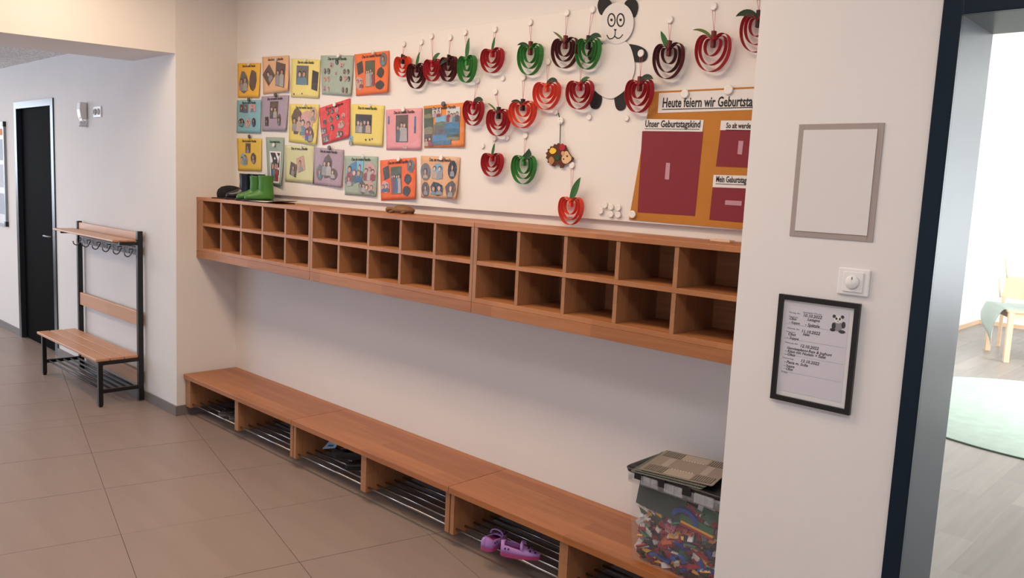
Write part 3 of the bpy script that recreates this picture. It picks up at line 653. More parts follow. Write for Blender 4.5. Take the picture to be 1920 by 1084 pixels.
def ribbon(mb, pts, y0, y1, th=.0009):
    n = len(pts); vs = []
    for i, (x, z) in enumerate(pts):
        a = pts[max(0, i - 1)]; b_ = pts[min(n - 1, i + 1)]; tx_, tz_ = b_[0] - a[0], b_[1] - a[1]; l = math.hypot(tx_, tz_) or 1
        nx_, nz_ = -tz_ / l * th / 2, tx_ / l * th / 2
        vs += [(x + nx_, y0, z + nz_), (x - nx_, y0, z - nz_), (x - nx_, y1, z - nz_), (x + nx_, y1, z + nz_)]
    fs = []
    for i in range(n - 1):
        for k in range(4): fs.append((i * 4 + k, i * 4 + (k + 1) % 4, (i + 1) * 4 + (k + 1) % 4, (i + 1) * 4 + k))
    fs += [(0, 1, 2, 3), ((n - 1) * 4 + 3, (n - 1) * 4 + 2, (n - 1) * 4 + 1, (n - 1) * 4)]
    mb.add(vs, fs, False)
DEP = .024
apples = [ # cx, cy, w, h, colour, magnet, leaf, stem, label, twist
 (750,125.6,29,38,'orange',(757,83),'sq','b','small bright orange paper apple, leftmost of all the apples',8),
 (776,143,33,47,'maroon',(790,79),'ur','n','dark maroon paper apple second from the left',10),
 (806,132,33,41,'crimson',(809,68),'uR','n','crimson paper apple with a long right-leaning leaf, third from the left',0),
 (836,130,36,46,'maroon',(844,70.6),'l','t','dark maroon paper apple with a thin stem left of the tall green one',-8),
 (870.6,130,37,50,'green',(872,61),'u','n','green paper apple with upright leaf, leftmost green one of the top row',-6),
 (918,114,43,46,'crimson',(928,55),'ur','n','crimson paper apple with upright leaf, alone in the middle of the top row',0),
 (989,112,47,58,'green',(994,42),'al','r','green paper apple with a red stem and a leaf drooping left',0),
 (1054.5,100,51,56,'maroon',(1063,24),'tl','r','maroon paper apple with pale leaf touching the green one by the panda',0),
 (1097.5,101,47,58,'green',(1111,18),'ar','b','green paper apple overlapping the left side of the panda',0),
 (1020,179.6,51,52,'coral',(1027.6,115.5),'ar','n','orange red paper apple below the maroon one in the upper row',0),
 (1082,178,51,54,'crimson',(1090,112),'aR','n','crimson paper apple at the left foot of the panda',0),
 (882.6,212,36,47,'crimson',(895,151),'ar','n','crimson paper apple touching the landscape poster',8),
 (929.4,230,44,50,'crimson',(928.6,172),'tl','b','crimson paper apple with dark stem, thin leaf pointing left',0),
 (974.7,215,51,50,'coral',(981.5,145),'al','b','orange red paper apple in the second row with a dark stem',0),
 (918,309,41,44,'crimson',(927,259),'ur','n','crimson paper apple in the lowest row beside the green one',0),
 (977,318,46,54,'green',(985,254),'sq2','n','green paper apple in the lowest row with a square dark leaf',0),
 (1065.4,395,46,52,'coral',(1072.6,310),'ut','n','orange red paper apple hanging lowest, over the bottom edge of the board',0),
 (1193.7,180,56,62,'crimson',(1202,100),'ar','r','crimson paper apple hanging from the paw of the panda',-10),
 (1248.5,115,58,66,'maroon',(1256,37),'ul','r','dark maroon paper apple right of the panda',0),
 (1331.7,99.5,66,70,'red',(1338,12),'tl2','r','large red paper apple above the birthday board with a thin leaf left',0),
 (1416,62,66,72,'red',(1421,-8),'al2','b','red paper apple partly hidden behind the pillar at the top right',0),
]
def leaf(kind, W_, H_, z0, par):
    L_ = H_ * .62
    K = {'ur': (25, 1, .26, 0), 'uR': (48, 1.25, .28, .35), 'u': (12, 1.3, .30, .1), 'ar': (40, 1.15, .26, 1.0), 'aR': (45, .95, .24, .6), 'al': (-38, .9, .2, -.9), 'tl': (-38, 1.0, .13, -.3),
         'tl2': (-35, 1.15, .12, -.7), 'al2': (-38, 1.1, .28, -1.0), 'ul': (-25, .9, .3, 0), 'l': (-80, .8, .3, -.9), 'ut': (25, 1.6, .3, .1), 'sq': (30, .45, .5, 0), 'sq2': (55, .8, .5, 0)}[kind]
    a = R(K[0]); L_ *= K[1]; wd = L_ * K[2]; bend = K[3]; n = 9; vs = []; x = z = 0; ang = a
    cs = []
    for i in range(n + 1):
        cs.append((x, z, ang)); x += math.sin(ang) * L_ / n; z += math.cos(ang) * L_ / n; ang += bend * 1.6 / n
    for i, (x, z, an) in enumerate(cs):
        s = i / n
        w_ = wd * (math.sin(PI * min(1, s * .93 + .07)) ** .8) if 'sq' not in kind else wd
        px_, pz_ = math.cos(an), -math.sin(an)
        yy = -.006 - .012 * s
        vs += [(x - px_ * w_ / 2, yy, z + z0 - pz_ * w_ / 2), (x, yy + .002, z + z0), (x + px_ * w_ / 2, yy, z + z0 + pz_ * w_ / 2)]
    fs = [(3 * i + k, 3 * i + k + 1, 3 * i + k + 4, 3 * i + k + 3) for i in range(n) for k in range(2)]
    k = len(vs); vs += [(a_, b_ + .0008, c) for a_, b_, c in vs]; fs += [tuple(q + k for q in g[::-1]) for g in fs]
    mt = M_STB if kind == 'sq' else M_LEAFD if kind in ('ar', 'l', 'sq2', 'al2', 'al') else M_LEAFP if kind.startswith('tl') else M_LEAF
    MB().add(vs, fs).build('leaf', mt, par, recalc=False)
for cx, cy, w_, h_, col, mg, lf, stm, lab, tw in apples:
    Yc = YB - .028 if 'overlapping' not in lab else YB - .030
    yf = Yc - DEP / 2
    xl = onY(cx - w_ / 2, cy, yf)[0]; xr_ = onY(cx + w_ / 2, cy, Yc + DEP / 2)[0] if False else onY(cx + w_ / 2, cy, yf)[0]
    k = abs((xl - CP.x) / (yf - CP.y)); W_ = (xr_ - xl) - DEP * k * .55; X = (xl + xr_) / 2 + DEP * k * .22
    zt1 = onY(cx, cy - h_ / 2, Yc)[1]; zb1 = onY(cx, cy + h_ / 2, Yc)[1]; H_ = zt1 - zb1; Z = (zt1 + zb1) / 2
    a = empty('paper_apple', (X, Yc, Z), lab, 'decoration', 'paper strip apples hanging from the board', R(tw * .6))
    cm = paper('card ' + col, ACOL[col])
    jx = random.uniform(-.12, .12)
    sc = [1, random.uniform(.70, .78), random.uniform(.44, .54)]
    for q, s in enumerate(sc):
        mb = MB(); ribbon(mb, ring_curve(W_, H_, s, jx if q else 0), -DEP / 2 + .0005 * q, DEP / 2 - .0005 * q); mb.build('paper_ring', cm, a)
    zs = .28 * H_
    sm_ = {'b': M_STB, 'n': cm, 't': M_STB, 'r': M_STR}[stm]
    top = zs + H_ * (.30 if stm != 'n' else .16); tw_ = .0035 if stm == 't' else .006
    mb = MB(); mb.box(-tw_, tw_, -.009, .009, zs - H_ * .14, top); mb.build('stem', sm_, a)
    leaf(lf, W_, H_, zs + H_ * .06, a)
    mxw, mzw = onY(mg[0], mg[1], YB - .006)
    end = Vector((mxw - X, YB - .004 - Yc, mzw - Z)); s0 = Vector((0, 0, top - .004)); e2 = Matrix.Rotation(-R(tw * .6), 3, 'Z') @ end
    mb = MB(); mb.tube([s0, e2 + Vector((-.008, 0, 0))], .0008, 5); mb.tube([s0, e2 + Vector((.008, 0, 0))], .0008, 5); mb.build('thread', M_THR, a)
    if mg[1] > -20: magnet(mg[0], mg[1], .030, M_MAG, 'white magnet above the ' + lab.split(',')[0].replace('paper apple', 'apple').replace(' in the second row', '').replace(' left of the tall green one', '').replace(' with upright leaf, alone', '').replace(' below the maroon one in the upper row', ' below the maroon one'), 'magnets holding the paper apples')
for px, py, lab in [(943, 147, 'small white magnet alone below the crimson top row apple'), (905, 274, 'small white magnet left above the crimson lowest row apple'), (951, 259, 'small white magnet between the two lowest row apples'),
                    (1105, 220, 'small white magnet under the panda left foot apple'), (1175, 222, 'small white magnet under the right leg of the panda')]:
    magnet(px, py, .024, M_MAG, lab, 'spare white magnets on the board')
for px, py, lab in [(1135, 385, 'white magnet at the top left of the small magnet cluster'), (1127, 396, 'white magnet at the far left of the small magnet cluster'), (1146, 388.5, 'white magnet top centre in the small magnet cluster'),
                    (1146, 402, 'white magnet bottom centre in the small magnet cluster'), (1159.6, 390, 'white magnet top right in the small magnet cluster'), (1159.6, 403, 'white magnet bottom right in the small magnet cluster')]:
    magnet(px, py, .027, M_MAG, lab, 'cluster of white magnets left of the birthday board', thick=.010)
magnet(1186, 402, .032, M_MAG, 'white magnet on the bottom left corner of the birthday board', Y=YB - .004)
magnet(1284, 176, .034, M_MAG, 'white magnet over the header text Heute feiern', Y=YB - .006)
magnet(1366, 168.5, .036, M_MAG, 'white magnet over the header text Geburtstag', Y=YB - .006)
# hedgehog
ZH = lambda pts: [(1000 + a / 4.71, 200 + b_ / 4.71) for a, b_ in pts]
YH = YB - .012
t, inv = mk('felt_hedgehog', 1046, 291, YH, 'brown hedgehog cutout with coloured leaves hanging on a dark cord', 'decoration')
body = []
back = [(165, 525), (125, 495), (108, 450), (108, 410), (125, 375), (150, 350), (185, 330), (220, 320), (255, 325), (285, 340)]
for i, p in enumerate(back):
    body.append(p)
    if i < len(back) - 1:
        q = back[i + 1]; mx_, my_ = (p[0] + q[0]) / 2, (p[1] + q[1]) / 2; dx_, dy_ = mx_ - 220, my_ - 440; l = math.hypot(dx_, dy_); body.append((mx_ + dx_ / l * 12 * -1, my_ + dy_ / l * -12))
body += [(298, 380), (335, 440), (355, 450), (350, 470), (320, 495), (270, 510), (265, 540), (235, 542), (232, 512), (195, 508), (185, 530)]
cut('body', ZH(body), YH, mat('brown felt', '#5a2d22', .9), t, .003, inv)
cut('face', ZH(sm2([(255, 440), (275, 400), (300, 395), (320, 425), (338, 455), (325, 480), (295, 503), (265, 498), (250, 470)])), YH - .0015, mat('tan felt', '#d9b48a', .9), t, .0015, inv)
cut('ear', ZH(ell(260, 412, 14, 20, 14)), YH - .0026, mat('ear felt', '#c99a78', .9), t, .001, inv)
cut('eye', ZH(ell(297, 437, 7, 8, 10)), YH - .0026, M_INK, t, .001, inv); cut('eye', ZH(ell(266, 463, 6, 7, 10)), YH - .0026, M_INK, t, .001, inv)
cut('nose', ZH(ell(346, 458, 11, 12, 12)), YH - .0026, mat('nose felt', '#4a2a2e', .9), t, .001, inv)
for nm, pts, c in [('leaf_patch', sm2([(145, 385), (165, 362), (200, 380), (195, 405), (165, 418), (142, 400)]), '#e6c23a'), ('berry_patch', ell(255, 358, 26, 30, 16), '#a8222e'), ('tree_patch', ell(210, 450, 24, 26, 16), '#1d4a2c'), ('leaf_patch', sm2([(135, 465), (160, 440), (185, 475), (160, 515), (140, 495)]), '#a87a4a')]:
    cut(nm, ZH(pts), YH - .0022, mat('felt ' + c, c, .9), t, .001, inv)
mb = MB(); a_, b_ = onY(1051, 229, YB - .01), onY(1050, 270, YB - .011); c_ = onY(1047, 212, YB - .006)
mb.tube([(a_[0], YB - .010, a_[1]), (b_[0], YB - .0115, b_[1])], .0022, 6); mb.tube([(c_[0], YB - .006, c_[1]), (a_[0] - .004, YB - .010, a_[1] + .01)], .0022, 6)
o = mb.build('cord', mat('dark cord', '#23291f', .8), t); o.matrix_parent_inverse = inv
magnet(1051, 226.5, .032, M_MAG, 'white magnet holding the cord of the hedgehog', 'magnets holding the paper apples', Y=YB - .004)
magnet(1042, 210, .026, M_MAG, 'white magnet just above the hedgehog cord magnet', 'spare white magnets on the board')

# ------------------------------------------------------------------ on the shelf: boots, cap, papers, turtle, tag
def boot(x, y, rz, mt, ms, lab, group, s=1.0, tall=.165):
    t = empty('rubber_boot', (x, y, ZT), lab, 'boot', group, rz)
    n = 18; rg = []
    # spine from foot toe up to shaft: cross-section ellipses; local -y is toe
    def el(cy_, cz_, rx, ry, tiltx):     # ring in plane tilted about x
        return [(rx * math.cos(2 * PI * i / n), cy_ + ry * math.sin(2 * PI * i / n) * math.cos(tiltx), cz_ + ry * math.sin(2 * PI * i / n) * math.sin(tiltx)) for i in range(n)]
    prof = [(-.128, .022, .006, .008, 90), (-.122, .024, .022, .016, 89), (-.105, .027, .031, .021, 86), (-.08, .031, .033, .026, 80), (-.050, .036, .032, .033, 68), (-.020, .042, .031, .043, 52), (.001, .049, .032, .055, 37), (.001, .066, .033, .050, 22), (.0, .088, .034, .045, 10), (0, .118, .037, .043, 0), (0, tall - .006, .041, .046, 0), (0, tall, .0425, .0475, 0), (0, tall, .0395, .0445, 0), (0, tall - .02, .037, .042, 0), (0, .10, .03, .034, 0)]
    rg = [el(a * s, b_ * s, c * s, d * s, R(180 - e)) for a, b_, c, d, e in prof]
    MB().rings(rg).build('upper', mt, t)
    out = [(-.0, .046), (.026, .036), (.034, .012), (.030, -.03), (.034, -.075), (.030, -.11), (.016, -.132), (-.0, -.137), (-.016, -.132), (-.030, -.11), (-.034, -.075), (-.030, -.03), (-.034, .012), (-.026, .036)]
    pl = [(a * s, b_ * s) for a, b_ in sm2(out, 3)]
    MB().prism(pl, 0, .013 * s, 'xy').build('sole', ms, t, .0015)
M_NAVY = mat('navy rubber', '#141a26', .3); M_GRN = mat('green rubber', '#3d7529', .42); M_SOLE = mat('black sole', '#0f0f0f', .6)
boot(.36, -.135, R(-28), M_NAVY, M_SOLE, 'left navy rubber boot beside the black cap', 'navy rubber boots on the shelf', 1.0, .17)
boot(.465, -.115, R(-28), M_NAVY, M_SOLE, 'right navy rubber boot half hidden by the green boots', 'navy rubber boots on the shelf', 1.0, .17)
boot(.545, -.165, R(-26), M_GRN, M_SOLE, 'left green rubber boot next to the navy pair', 'green rubber boots on the shelf', .96, .163)
boot(.655, -.165, R(-26), M_GRN, M_SOLE, 'right green rubber boot nearest to the papers', 'green rubber boots on the shelf', 1.0, .163)
t = empty('cap', (.17, -.15, ZT), 'black cloth cap lying at the left end of the shelf', 'cap'); n = 24
prof = [(.078, .075, 0), (.085, .082, .012), (.088, .084, .035), (.082, .076, .058), (.062, .056, .075), (.03, .028, .082), (.001, .001, .083)]
MB().rings([[(a * math.cos(2 * PI * i / n), b_ * math.sin(2 * PI * i / n), z + .004 * math.sin(3 * 2 * PI * i / n) * (z > .03)) for i in range(n)] for a, b_, z in prof]).build('crown', mat('black cloth', '#0c0b0b', .95), t)
br_ = sm2([(-.08, -.03), (-.06, -.09), (.0, -.125), (.07, -.10), (.085, -.03), (.0, -.045)], 4)
MB().prism(br_, .001, .006, 'xy').build('brim', mat('cap brim', '#3a302a', .8), t)
t = empty('paper_stack', (.75, -.19, ZT), 'white sheets with a dark folder under them beside the green boots', 'papers')
o = MB().box(-.15, .14, -.075, .08, 0, .005).build('folder', mat('dark folder', '#1c1b1b', .6), t); o.rotation_euler = (0, 0, R(4))
nn = 12; vs = []
for i in range(nn + 1):
    u_ = i / nn; x_ = -.10 + .30 * u_; z_ = .0065 + .016 * max(0, u_ - .6) ** 1.5 * 3
    vs += [(x_, -.085, z_), (x_, .07, z_ + .002)]
k = len(vs); fs = [(2 * i, 2 * i + 2, 2 * i + 3, 2 * i + 1) for i in range(nn)]; vs += [(a, b_, c - .001) for a, b_, c in vs]; fs += [tuple(q + k for q in g[::-1]) for g in fs]
MB().add(vs, fs, True).build('sheet', mat('white paper', '#e6e4e0', .8), t)
t = empty('toy_turtle', (1.92, -.10, ZT), 'brown wooden toy turtle lying on top of the shelf', 'toy', None, R(8))
M_TUR = mat('carved wood', '#7a5638', .6, noise=((20, 20, 20), .15)); n = 16
MB().rings([[(a + .0 + b_ * math.cos(2 * PI * i / n) * 0, c * math.cos(2 * PI * i / n), max(.004, .018 + d * math.sin(2 * PI * i / n))) for i in range(n)] for a, b_, c, d in [(-.062, 0, .004, .004), (-.055, 0, .022, .014), (-.03, 0, .038, .024), (0, 0, .044, .028), (.035, 0, .040, .024), (.062, 0, .028, .015), (.078, 0, .006, .004)]]).build('shell', M_TUR, t)
MB().tube(smooth_path([(-.055, 0, .018), (-.078, -.004, .020), (-.095, -.008, .016), (-.108, -.010, .012)], 3), [.010] * 4 + [.012, .014, .015, .014, .011, .006], 10).build('head', M_TUR, t)
for sx, sy in ((-.035, -.036), (-.035, .036), (.045, -.032), (.045, .032)):
    MB().tube([(sx, sy * .7, .012), (sx - .008, sy * 1.25, .006), (sx - .014, sy * 1.45, .004)], [.010, .007, .004], 8).build('flipper', M_TUR, t)
t = empty('wooden_tag', (3.775, -.10, ZT), 'small pale wooden tag with two holes on the shelf by the pillar', 'tag', None, R(-12)); t.scale = (.72, .9, 1)
pl = sm2([(-.062, -.012), (-.055, -.018), (.055, -.018), (.062, -.012), (.062, .012), (.055, .018), (-.055, .018), (-.062, .012)], 2)
MB().prism(pl, 0, .008, 'xy').build('plate', mat('pale wood', '#d9b99c', .5), t, .0015)
for sx in (-.045, .045): o = MB().lathe([(.004, .0081), (.004, .0085), (.0001, .0085)], n=12).build('hole', M_INK, t); o.location.x = sx

# ------------------------------------------------------------------ shoes in the bench
def shoe(x, y, rz, mt, ms, lab, group, L_=.20, wd=.068, h=.055, open_=True, name='shoe', tilt=0):
    t = empty(name, (x, y, ROD), lab, 'shoe', group, rz); n = 20
    # local +x = toe
    def wf(u): return wd / 2 * (.62 + .38 * math.sin(PI * min(1, .15 + u * .95)) ** .7) * (1 if u < .8 else math.sqrt(max(0, 1 - ((u - .8) / .2) ** 2)) * .999 + .001) * (1 if u > .1 else math.sqrt(max(.0, 1 - ((.1 - u) / .1) ** 2)) * .999 + .001)
    us = [0, .02, .06, .12, .25, .4, .55, .7, .8, .88, .94, .98, 1]
    pl = [((u - .5) * L_, wf(u)) for u in us] + [((u - .5) * L_, -wf(u)) for u in us[::-1]]
    MB().prism(pl, 0, .016, 'xy').build('sole', ms, t, .003)
    rg = []
    for u in us:
        hh = h * (1 if u < .2 else 1 - .25 * (u - .2) / .3 if u < .5 else .75 - .30 * (u - .5) / .5); hh = max(.018, hh * (1 if u < .93 else .85))
        ww = wf(u) * .97 + .0005; g = []
        for i in range(n):
            a = PI * i / (n - 1); g.append(((u - .5) * L_, ww * math.cos(a) * (1.0), .014 + (hh - .014) * abs(math.sin(a)) ** .55))
        rg.append(g)
    if open_:
        # foot opening: keep only side walls for u < .5
        vs = []; fs = []
        for g in rg: vs += g
        for i in range(len(rg) - 1):
            for j in range(n - 1):
                mid = 4 <= j <= n - 6
                if mid and .08 < us[i] < .55 and not (us[i] == .25 and False): continue
                fs.append((i * n + j, i * n + j + 1, (i + 1) * n + j + 1, (i + 1) * n + j))
        o = MB().add(vs, fs, True).build('upper', mt, t); sd = o.modifiers.new('solidify', 'SOLIDIFY'); sd.thickness = .003; sd.offset = -1
    else: 
        vs = [p for g in rg for p in g]; fs = [(i * n + j, i * n + j + 1, (i + 1) * n + j + 1, (i + 1) * n + j) for i in range(len(rg) - 1) for j in range(n - 1)]
        MB().add(vs, fs, True).build('upper', mt, t)
    return t
M_LIL = mat('lilac foam', '#ab7fc2', .55); M_MAGE = mat('magenta foam sole', '#a83a72', .55); M_HOLE = mat('dark vent', '#3a1e44', .8)
def clog(x, y, rz, lab):
    t = shoe(x, y, rz, M_LIL, M_MAGE, lab, 'lilac foam shoes in the bench', .175, .07, .058, True, 'foam_shoe')
    pts = [(.012, -.031, .040), (.010, -.024, .056), (.008, 0, .064), (.010, .024, .056), (.012, .031, .040)]
    MB().tube(smooth_path(pts, 4), .007, 8, flat=.45).build('strap', M_LIL, t)
    for a, b_ in ((.045, -.018), (.058, 0), (.045, .018), (.067, -.016), (.034, 0)):
        o = MB().lathe([(.0045, -.003), (.0045, .003), (.0001, .0031)], n=10).build('vent_hole', M_HOLE, t); o.location = (a, b_, .0415 - (a - .034) * .20 - abs(b_) * .16)
    for a in (-.06, -.045):
        o = MB().lathe([(.0035, -.002), (.0035, .002), (.0001, .0021)], Matrix.Rotation(R(90), 4, 'X'), 10).build('vent_hole', M_HOLE, t); o.location = (a, -.0335, .036)
clog(3.075, -.335, R(28), 'lilac foam clog seen from the side, nearer of the pair')
clog(2.925, -.335, R(104), 'lilac foam clog seen from its heel, left one of the pair')
M_DK = mat('dark leather', '#1d1a19', .45); M_DK2 = mat('grey felt', '#3a3634', .9); M_RS = mat('grey rubber', '#5a524e', .7)
shoe(.46, -.26, R(-112), M_DK, M_RS, 'left dark shoe in the first bench bay', 'dark shoes in the first bench bay', .20, .075, .06)
shoe(.57, -.245, R(-108), M_DK, M_RS, 'right dark shoe in the first bench bay', 'dark shoes in the first bench bay', .20, .075, .06)
shoe(1.60, -.17, R(-150), M_DK2, M_DK, 'dark slipper lying behind the blue leaflet in the third bay', 'dark slippers in the third bench bay', .22, .08, .06)
shoe(1.80, -.20, R(-125), M_DK, M_SOLE, 'black slipper right of the blue leaflet in the third bay', 'dark slippers in the third bench bay', .22, .085, .07)
a_ = onY(604, 842, -.22); 
t = empty('leaflet', (1.70, -.235, ROD + .02), 'pale blue printed leaflet stuck between the dark slippers', 'leaflet')
M_LB = mat('pale blue print', '#8fb8d4', .5)
q3 = [onY(604, 842, -.25), onY(628, 840, -.23), onY(632, 828, -.22), onY(622, 823, -.22)]
q3 = [Vector((q3[0][0], -.25, q3[0][1])), Vector((q3[1][0], -.23, q3[1][1])), Vector((q3[2][0] + .01, -.20, q3[2][1] + .02)), Vector((q3[3][0], -.20, q3[3][1] + .02))]
inv = Matrix.Translation(t.location).inverted()
o = MB().add([tuple(p) for p in q3] + [(p.x + .001, p.y + .002, p.z - .001) for p in q3], [(0, 1, 2, 3), (7, 6, 5, 4), (0, 4, 5, 1), (1, 5, 6, 2), (2, 6, 7, 3), (3, 7, 4, 0)]).build('leaflet_page', M_LB, t); o.matrix_parent_inverse = inv
e = [q3[0].lerp(q3[1], .3).lerp(q3[3].lerp(q3[2], .3), .15), q3[0].lerp(q3[1], .8).lerp(q3[3].lerp(q3[2], .8), .12), q3[0].lerp(q3[1], .8).lerp(q3[3].lerp(q3[2], .8), .3), q3[0].lerp(q3[1], .3).lerp(q3[3].lerp(q3[2], .3), .3)]
o = MB().add([tuple(p + Vector((-.0005, -.0016, .001))) for p in e], [(0, 1, 2, 3)]).build('print_block', mat('dark blue print', '#1e3f66', .5), t); o.matrix_parent_inverse = inv

# ------------------------------------------------------------------ storage box with toy bricks
BXL, BXR, BYF, BYB, BZ0, BZ1 = 3.622, 4.003, -.362, -.125, HB, .598; BDZ = .028
t = empty('storage_box', ((BXL + BXR) / 2, (BYF + BYB) / 2, BZ0), 'clear plastic storage box with black lid, full of toy bricks, on the bench', 'box'); inv = Matrix.Translation(t.location).inverted()
def rr(x0, x1, y0, y1, r_, n=5):
    out = []
    for cx, cy, a0 in ((x1 - r_, y1 - r_, 0), (x0 + r_, y1 - r_, 90), (x0 + r_, y0 + r_, 180), (x1 - r_, y0 + r_, 270)):
        for i in range(n + 1): a = R(a0 + 90 * i / n); out.append((cx + r_ * math.cos(a), cy + r_ * math.sin(a)))
    return out
def ringz(d, z, r_=.03): return [(a, b_, z) for a, b_ in rr(BXL - d, BXR + min(d, .008), BYF - d, BYB + d, r_)]
o = MB().rings([ringz(-.014, BZ0 + .001), ringz(-.009, BZ0 + .008), ringz(-.002, .42), ringz(.006, .59), ringz(.0045, .59), ringz(-.0035, .42), ringz(-.0105, BZ0 + .009), ringz(-.0155, BZ0 + .005)], False, True).build('tub', M_CLEAR, t); o.matrix_parent_inverse = inv
o = MB().rings([ringz(.007, .588), ringz(.014, .590), ringz(.016, .626), ringz(.014, .628), ringz(.012, .596), ringz(.006, .594)], False, False).build('rim', M_MILKY, t); o.matrix_parent_inverse = inv
M_LID = mat('black lid plastic', '#131316', .4)
o = MB().rings([ringz(.010, .628), ringz(.017, .629), ringz(.020, .640), ringz(.014, .645), ringz(-.01, .644), ringz(-.016, .639)], True, True).build('lid', M_LID, t); o.matrix_parent_inverse = inv
for i, x in enumerate((3.672, 3.768, 3.872)):
    o = MB().box(x - .017, x + .017, BYF - .026, BYF - .0185, .612, .642).build('lid_clip', M_LID, t, .002); o.matrix_parent_inverse = inv
for i, x in enumerate((3.722, 3.82, 3.94)):
    o = MB().box(x - .036, x + .036, BYF - .0265, BYF - .019, .600, .632).box(x - .034, x - .030, BYF - .029, BYF - .019, .602, .63).box(x + .0, x + .004, BYF - .029, BYF - .019, .602, .63).build('rim_flap', M_MILKY, t); o.matrix_parent_inverse = inv
# toy bricks
BC = {'red': '#8e1a28', 'yellow': '#d0952a', 'blue': '#17408a', 'white': '#c4bebb', 'black': '#1b1c1e', 'green': '#1e5a3a', 'grey': '#6f7274', 'orange': '#b85a2c'}
BM = {k: mat('brick ' + k, v, .3) for k, v in BC.items()}
BS = [(.032, .016, .0096), (.032, .016, .0048), (.016, .016, .0096), (.048, .016, .0096), (.024, .016, .0096), (.048, .032, .0048)]
bmesh_ = {}
def brick_mesh(col, si):
    if (col, si) in bmesh_: return bmesh_[(col, si)]
    L_, W_, H_ = [v * 1.25 for v in BS[si]]; mb = MB(); mb.box(-L_ / 2, L_ / 2, -W_ / 2, W_ / 2, -H_ / 2, H_ / 2); p = .01
    nx_, ny_ = max(1, round(L_ / p)), max(1, round(W_ / p))
    for i in range(nx_):
        for j in range(ny_):
            cx, cy = (i + .5) * L_ / nx_ - L_ / 2, (j + .5) * W_ / ny_ - W_ / 2
            mb.rings([[(cx + .003 * math.cos(a * PI / 2), cy + .003 * math.sin(a * PI / 2), z) for a in range(4)] for z in (H_ / 2 - .0002, H_ / 2 + .0022)], False, True, False)
    o = mb.build('toy_brick', BM[col]); me = o.data; bpy.data.objects.remove(o); bmesh_[(col, si)] = me; return me
cols = ['red'] * 10 + ['yellow'] * 4 + ['blue'] * 5 + ['white'] * 4 + ['black'] * 5 + ['green'] * 2 + ['orange'] * 1 + ['grey']
rb = random.Random(3)
for z_ in range(15):
    for x_ in range(18):
        X = BXL + .044 + x_ * .0192 + rb.uniform(-.005, .005); Z = BZ0 + .022 + z_ * .0172 + rb.uniform(-.004, .004)
        if X > BXR - .035: continue
        if Z > .505 and X < 3.86 and Z > .53 - (X - 3.62) * .1: continue
        col = rb.choice(cols); si = rb.choice([0, 0, 1, 2, 3, 4, 5, 0, 3])
        if Z > .47 and rb.random() < .4: col = rb.choice(['green', 'red', 'blue', 'green'])
        o = finish('toy_brick', brick_mesh(col, si), None, None)
        o.location = (X, BYF + .042 + rb.uniform(0, .010) - .014 * (z_ / 15), Z); o.rotation_euler = (rb.uniform(0, 6.28), rb.uniform(-.5, .5), rb.uniform(-.5, .5)) if rb.random() < .6 else (rb.uniform(1.0, 2.0), rb.uniform(-1.2, 1.2), rb.uniform(-.4, .4))
        zn = ('bottom', 'middle', 'upper')[min(2, int(z_ / 5))] + ' ' + ('left', 'centre', 'right')[min(2, int((X - BXL) / .131))]
        tag(o, col + ' toy brick in the ' + zn + ' of the clear storage box', 'toy brick', col + ' toy bricks in the ' + zn + ' of the storage box')
mb_ = {}
fill = MB(); fc = []
for k in range(1500):
    X = rb.uniform(BXL + .04, BXR - .04); Y = rb.uniform(BYF + .07, BYB - .035); Z = rb.uniform(BZ0 + .035, .54)
    if k < 400: X = BXL + .036 + rb.uniform(0, .008)
    if .11 < Y - BYF < .16 and X > BXL + .05 and Z < .5: continue
    L_, W_, H_ = [v * 1.25 for v in BS[rb.randrange(5)]]
    M = Matrix.Translation((X, Y, Z)) @ Matrix.Rotation(rb.uniform(0, 6), 4, 'X') @ Matrix.Rotation(rb.uniform(0, 6), 4, 'Z')
    a = len(fill.f); fill.box(-L_ / 2, L_ / 2, -W_ / 2, W_ / 2, -H_ / 2, H_ / 2, M); c = lin(BC[rb.choice(cols)])
    for q in range(a, len(fill.f)): fill.c[q] = c
vm = bpy.data.materials.new('brick colours'); vm.use_nodes = True; at = vm.node_tree.nodes.new('ShaderNodeAttribute'); at.attribute_name = 'Col'
vm.node_tree.links.new(at.outputs['Color'], vm.node_tree.nodes['Principled BSDF'].inputs['Base Color']); vm.node_tree.nodes['Principled BSDF'].inputs['Roughness'].default_value = .35
o = fill.build('toy_brick_filling', vm, None, cols=True, recalc=False); tag(o, 'mixed toy bricks deeper inside the clear storage box', 'toy bricks', None, 'stuff')
# large pieces near the top of the filling
o = MB().box(-.10, .10, -.001, .001, -.045, .045).build('green_baseplate', mat('dark green plate', '#17332d', .35), None); o.location = (3.745, BYF + .022, .540); o.rotation_euler = (R(-4), R(6), 0)
tag(o, 'dark green building plate behind the front wall of the storage box', 'toy plate')
o = MB().prism([(.055 * math.cos(PI * i / 12), .042 * math.sin(PI * i / 12)) for i in range(13)] + [(.038 * math.cos(PI * i / 12), .026 * math.sin(PI * i / 12)) for i in range(12, -1, -1)], -.008, .008).build('brick_arch', BM['blue'], None); o.location = (3.85, BYF + .020, .505); o.rotation_euler = (0, R(10), 0)
tag(o, 'blue toy arch near the top of the storage box', 'toy brick')
o = MB().box(-.075, .06, -.004, .004, -.012, .012).build('toy_plate', BM['green'], None); o.location = (3.905, BYF + .020, .505); o.rotation_euler = (0, R(7), 0); tag(o, 'green toy plate on the right above the yellow strip', 'toy plate')
o = MB().box(-.07, .06, -.005, .005, -.004, .004).build('toy_plate', BM['yellow'], None); o.location = (3.905, BYF + .020, .489); o.rotation_euler = (0, R(7), 0); tag(o, 'long yellow toy strip under the green plate', 'toy plate')
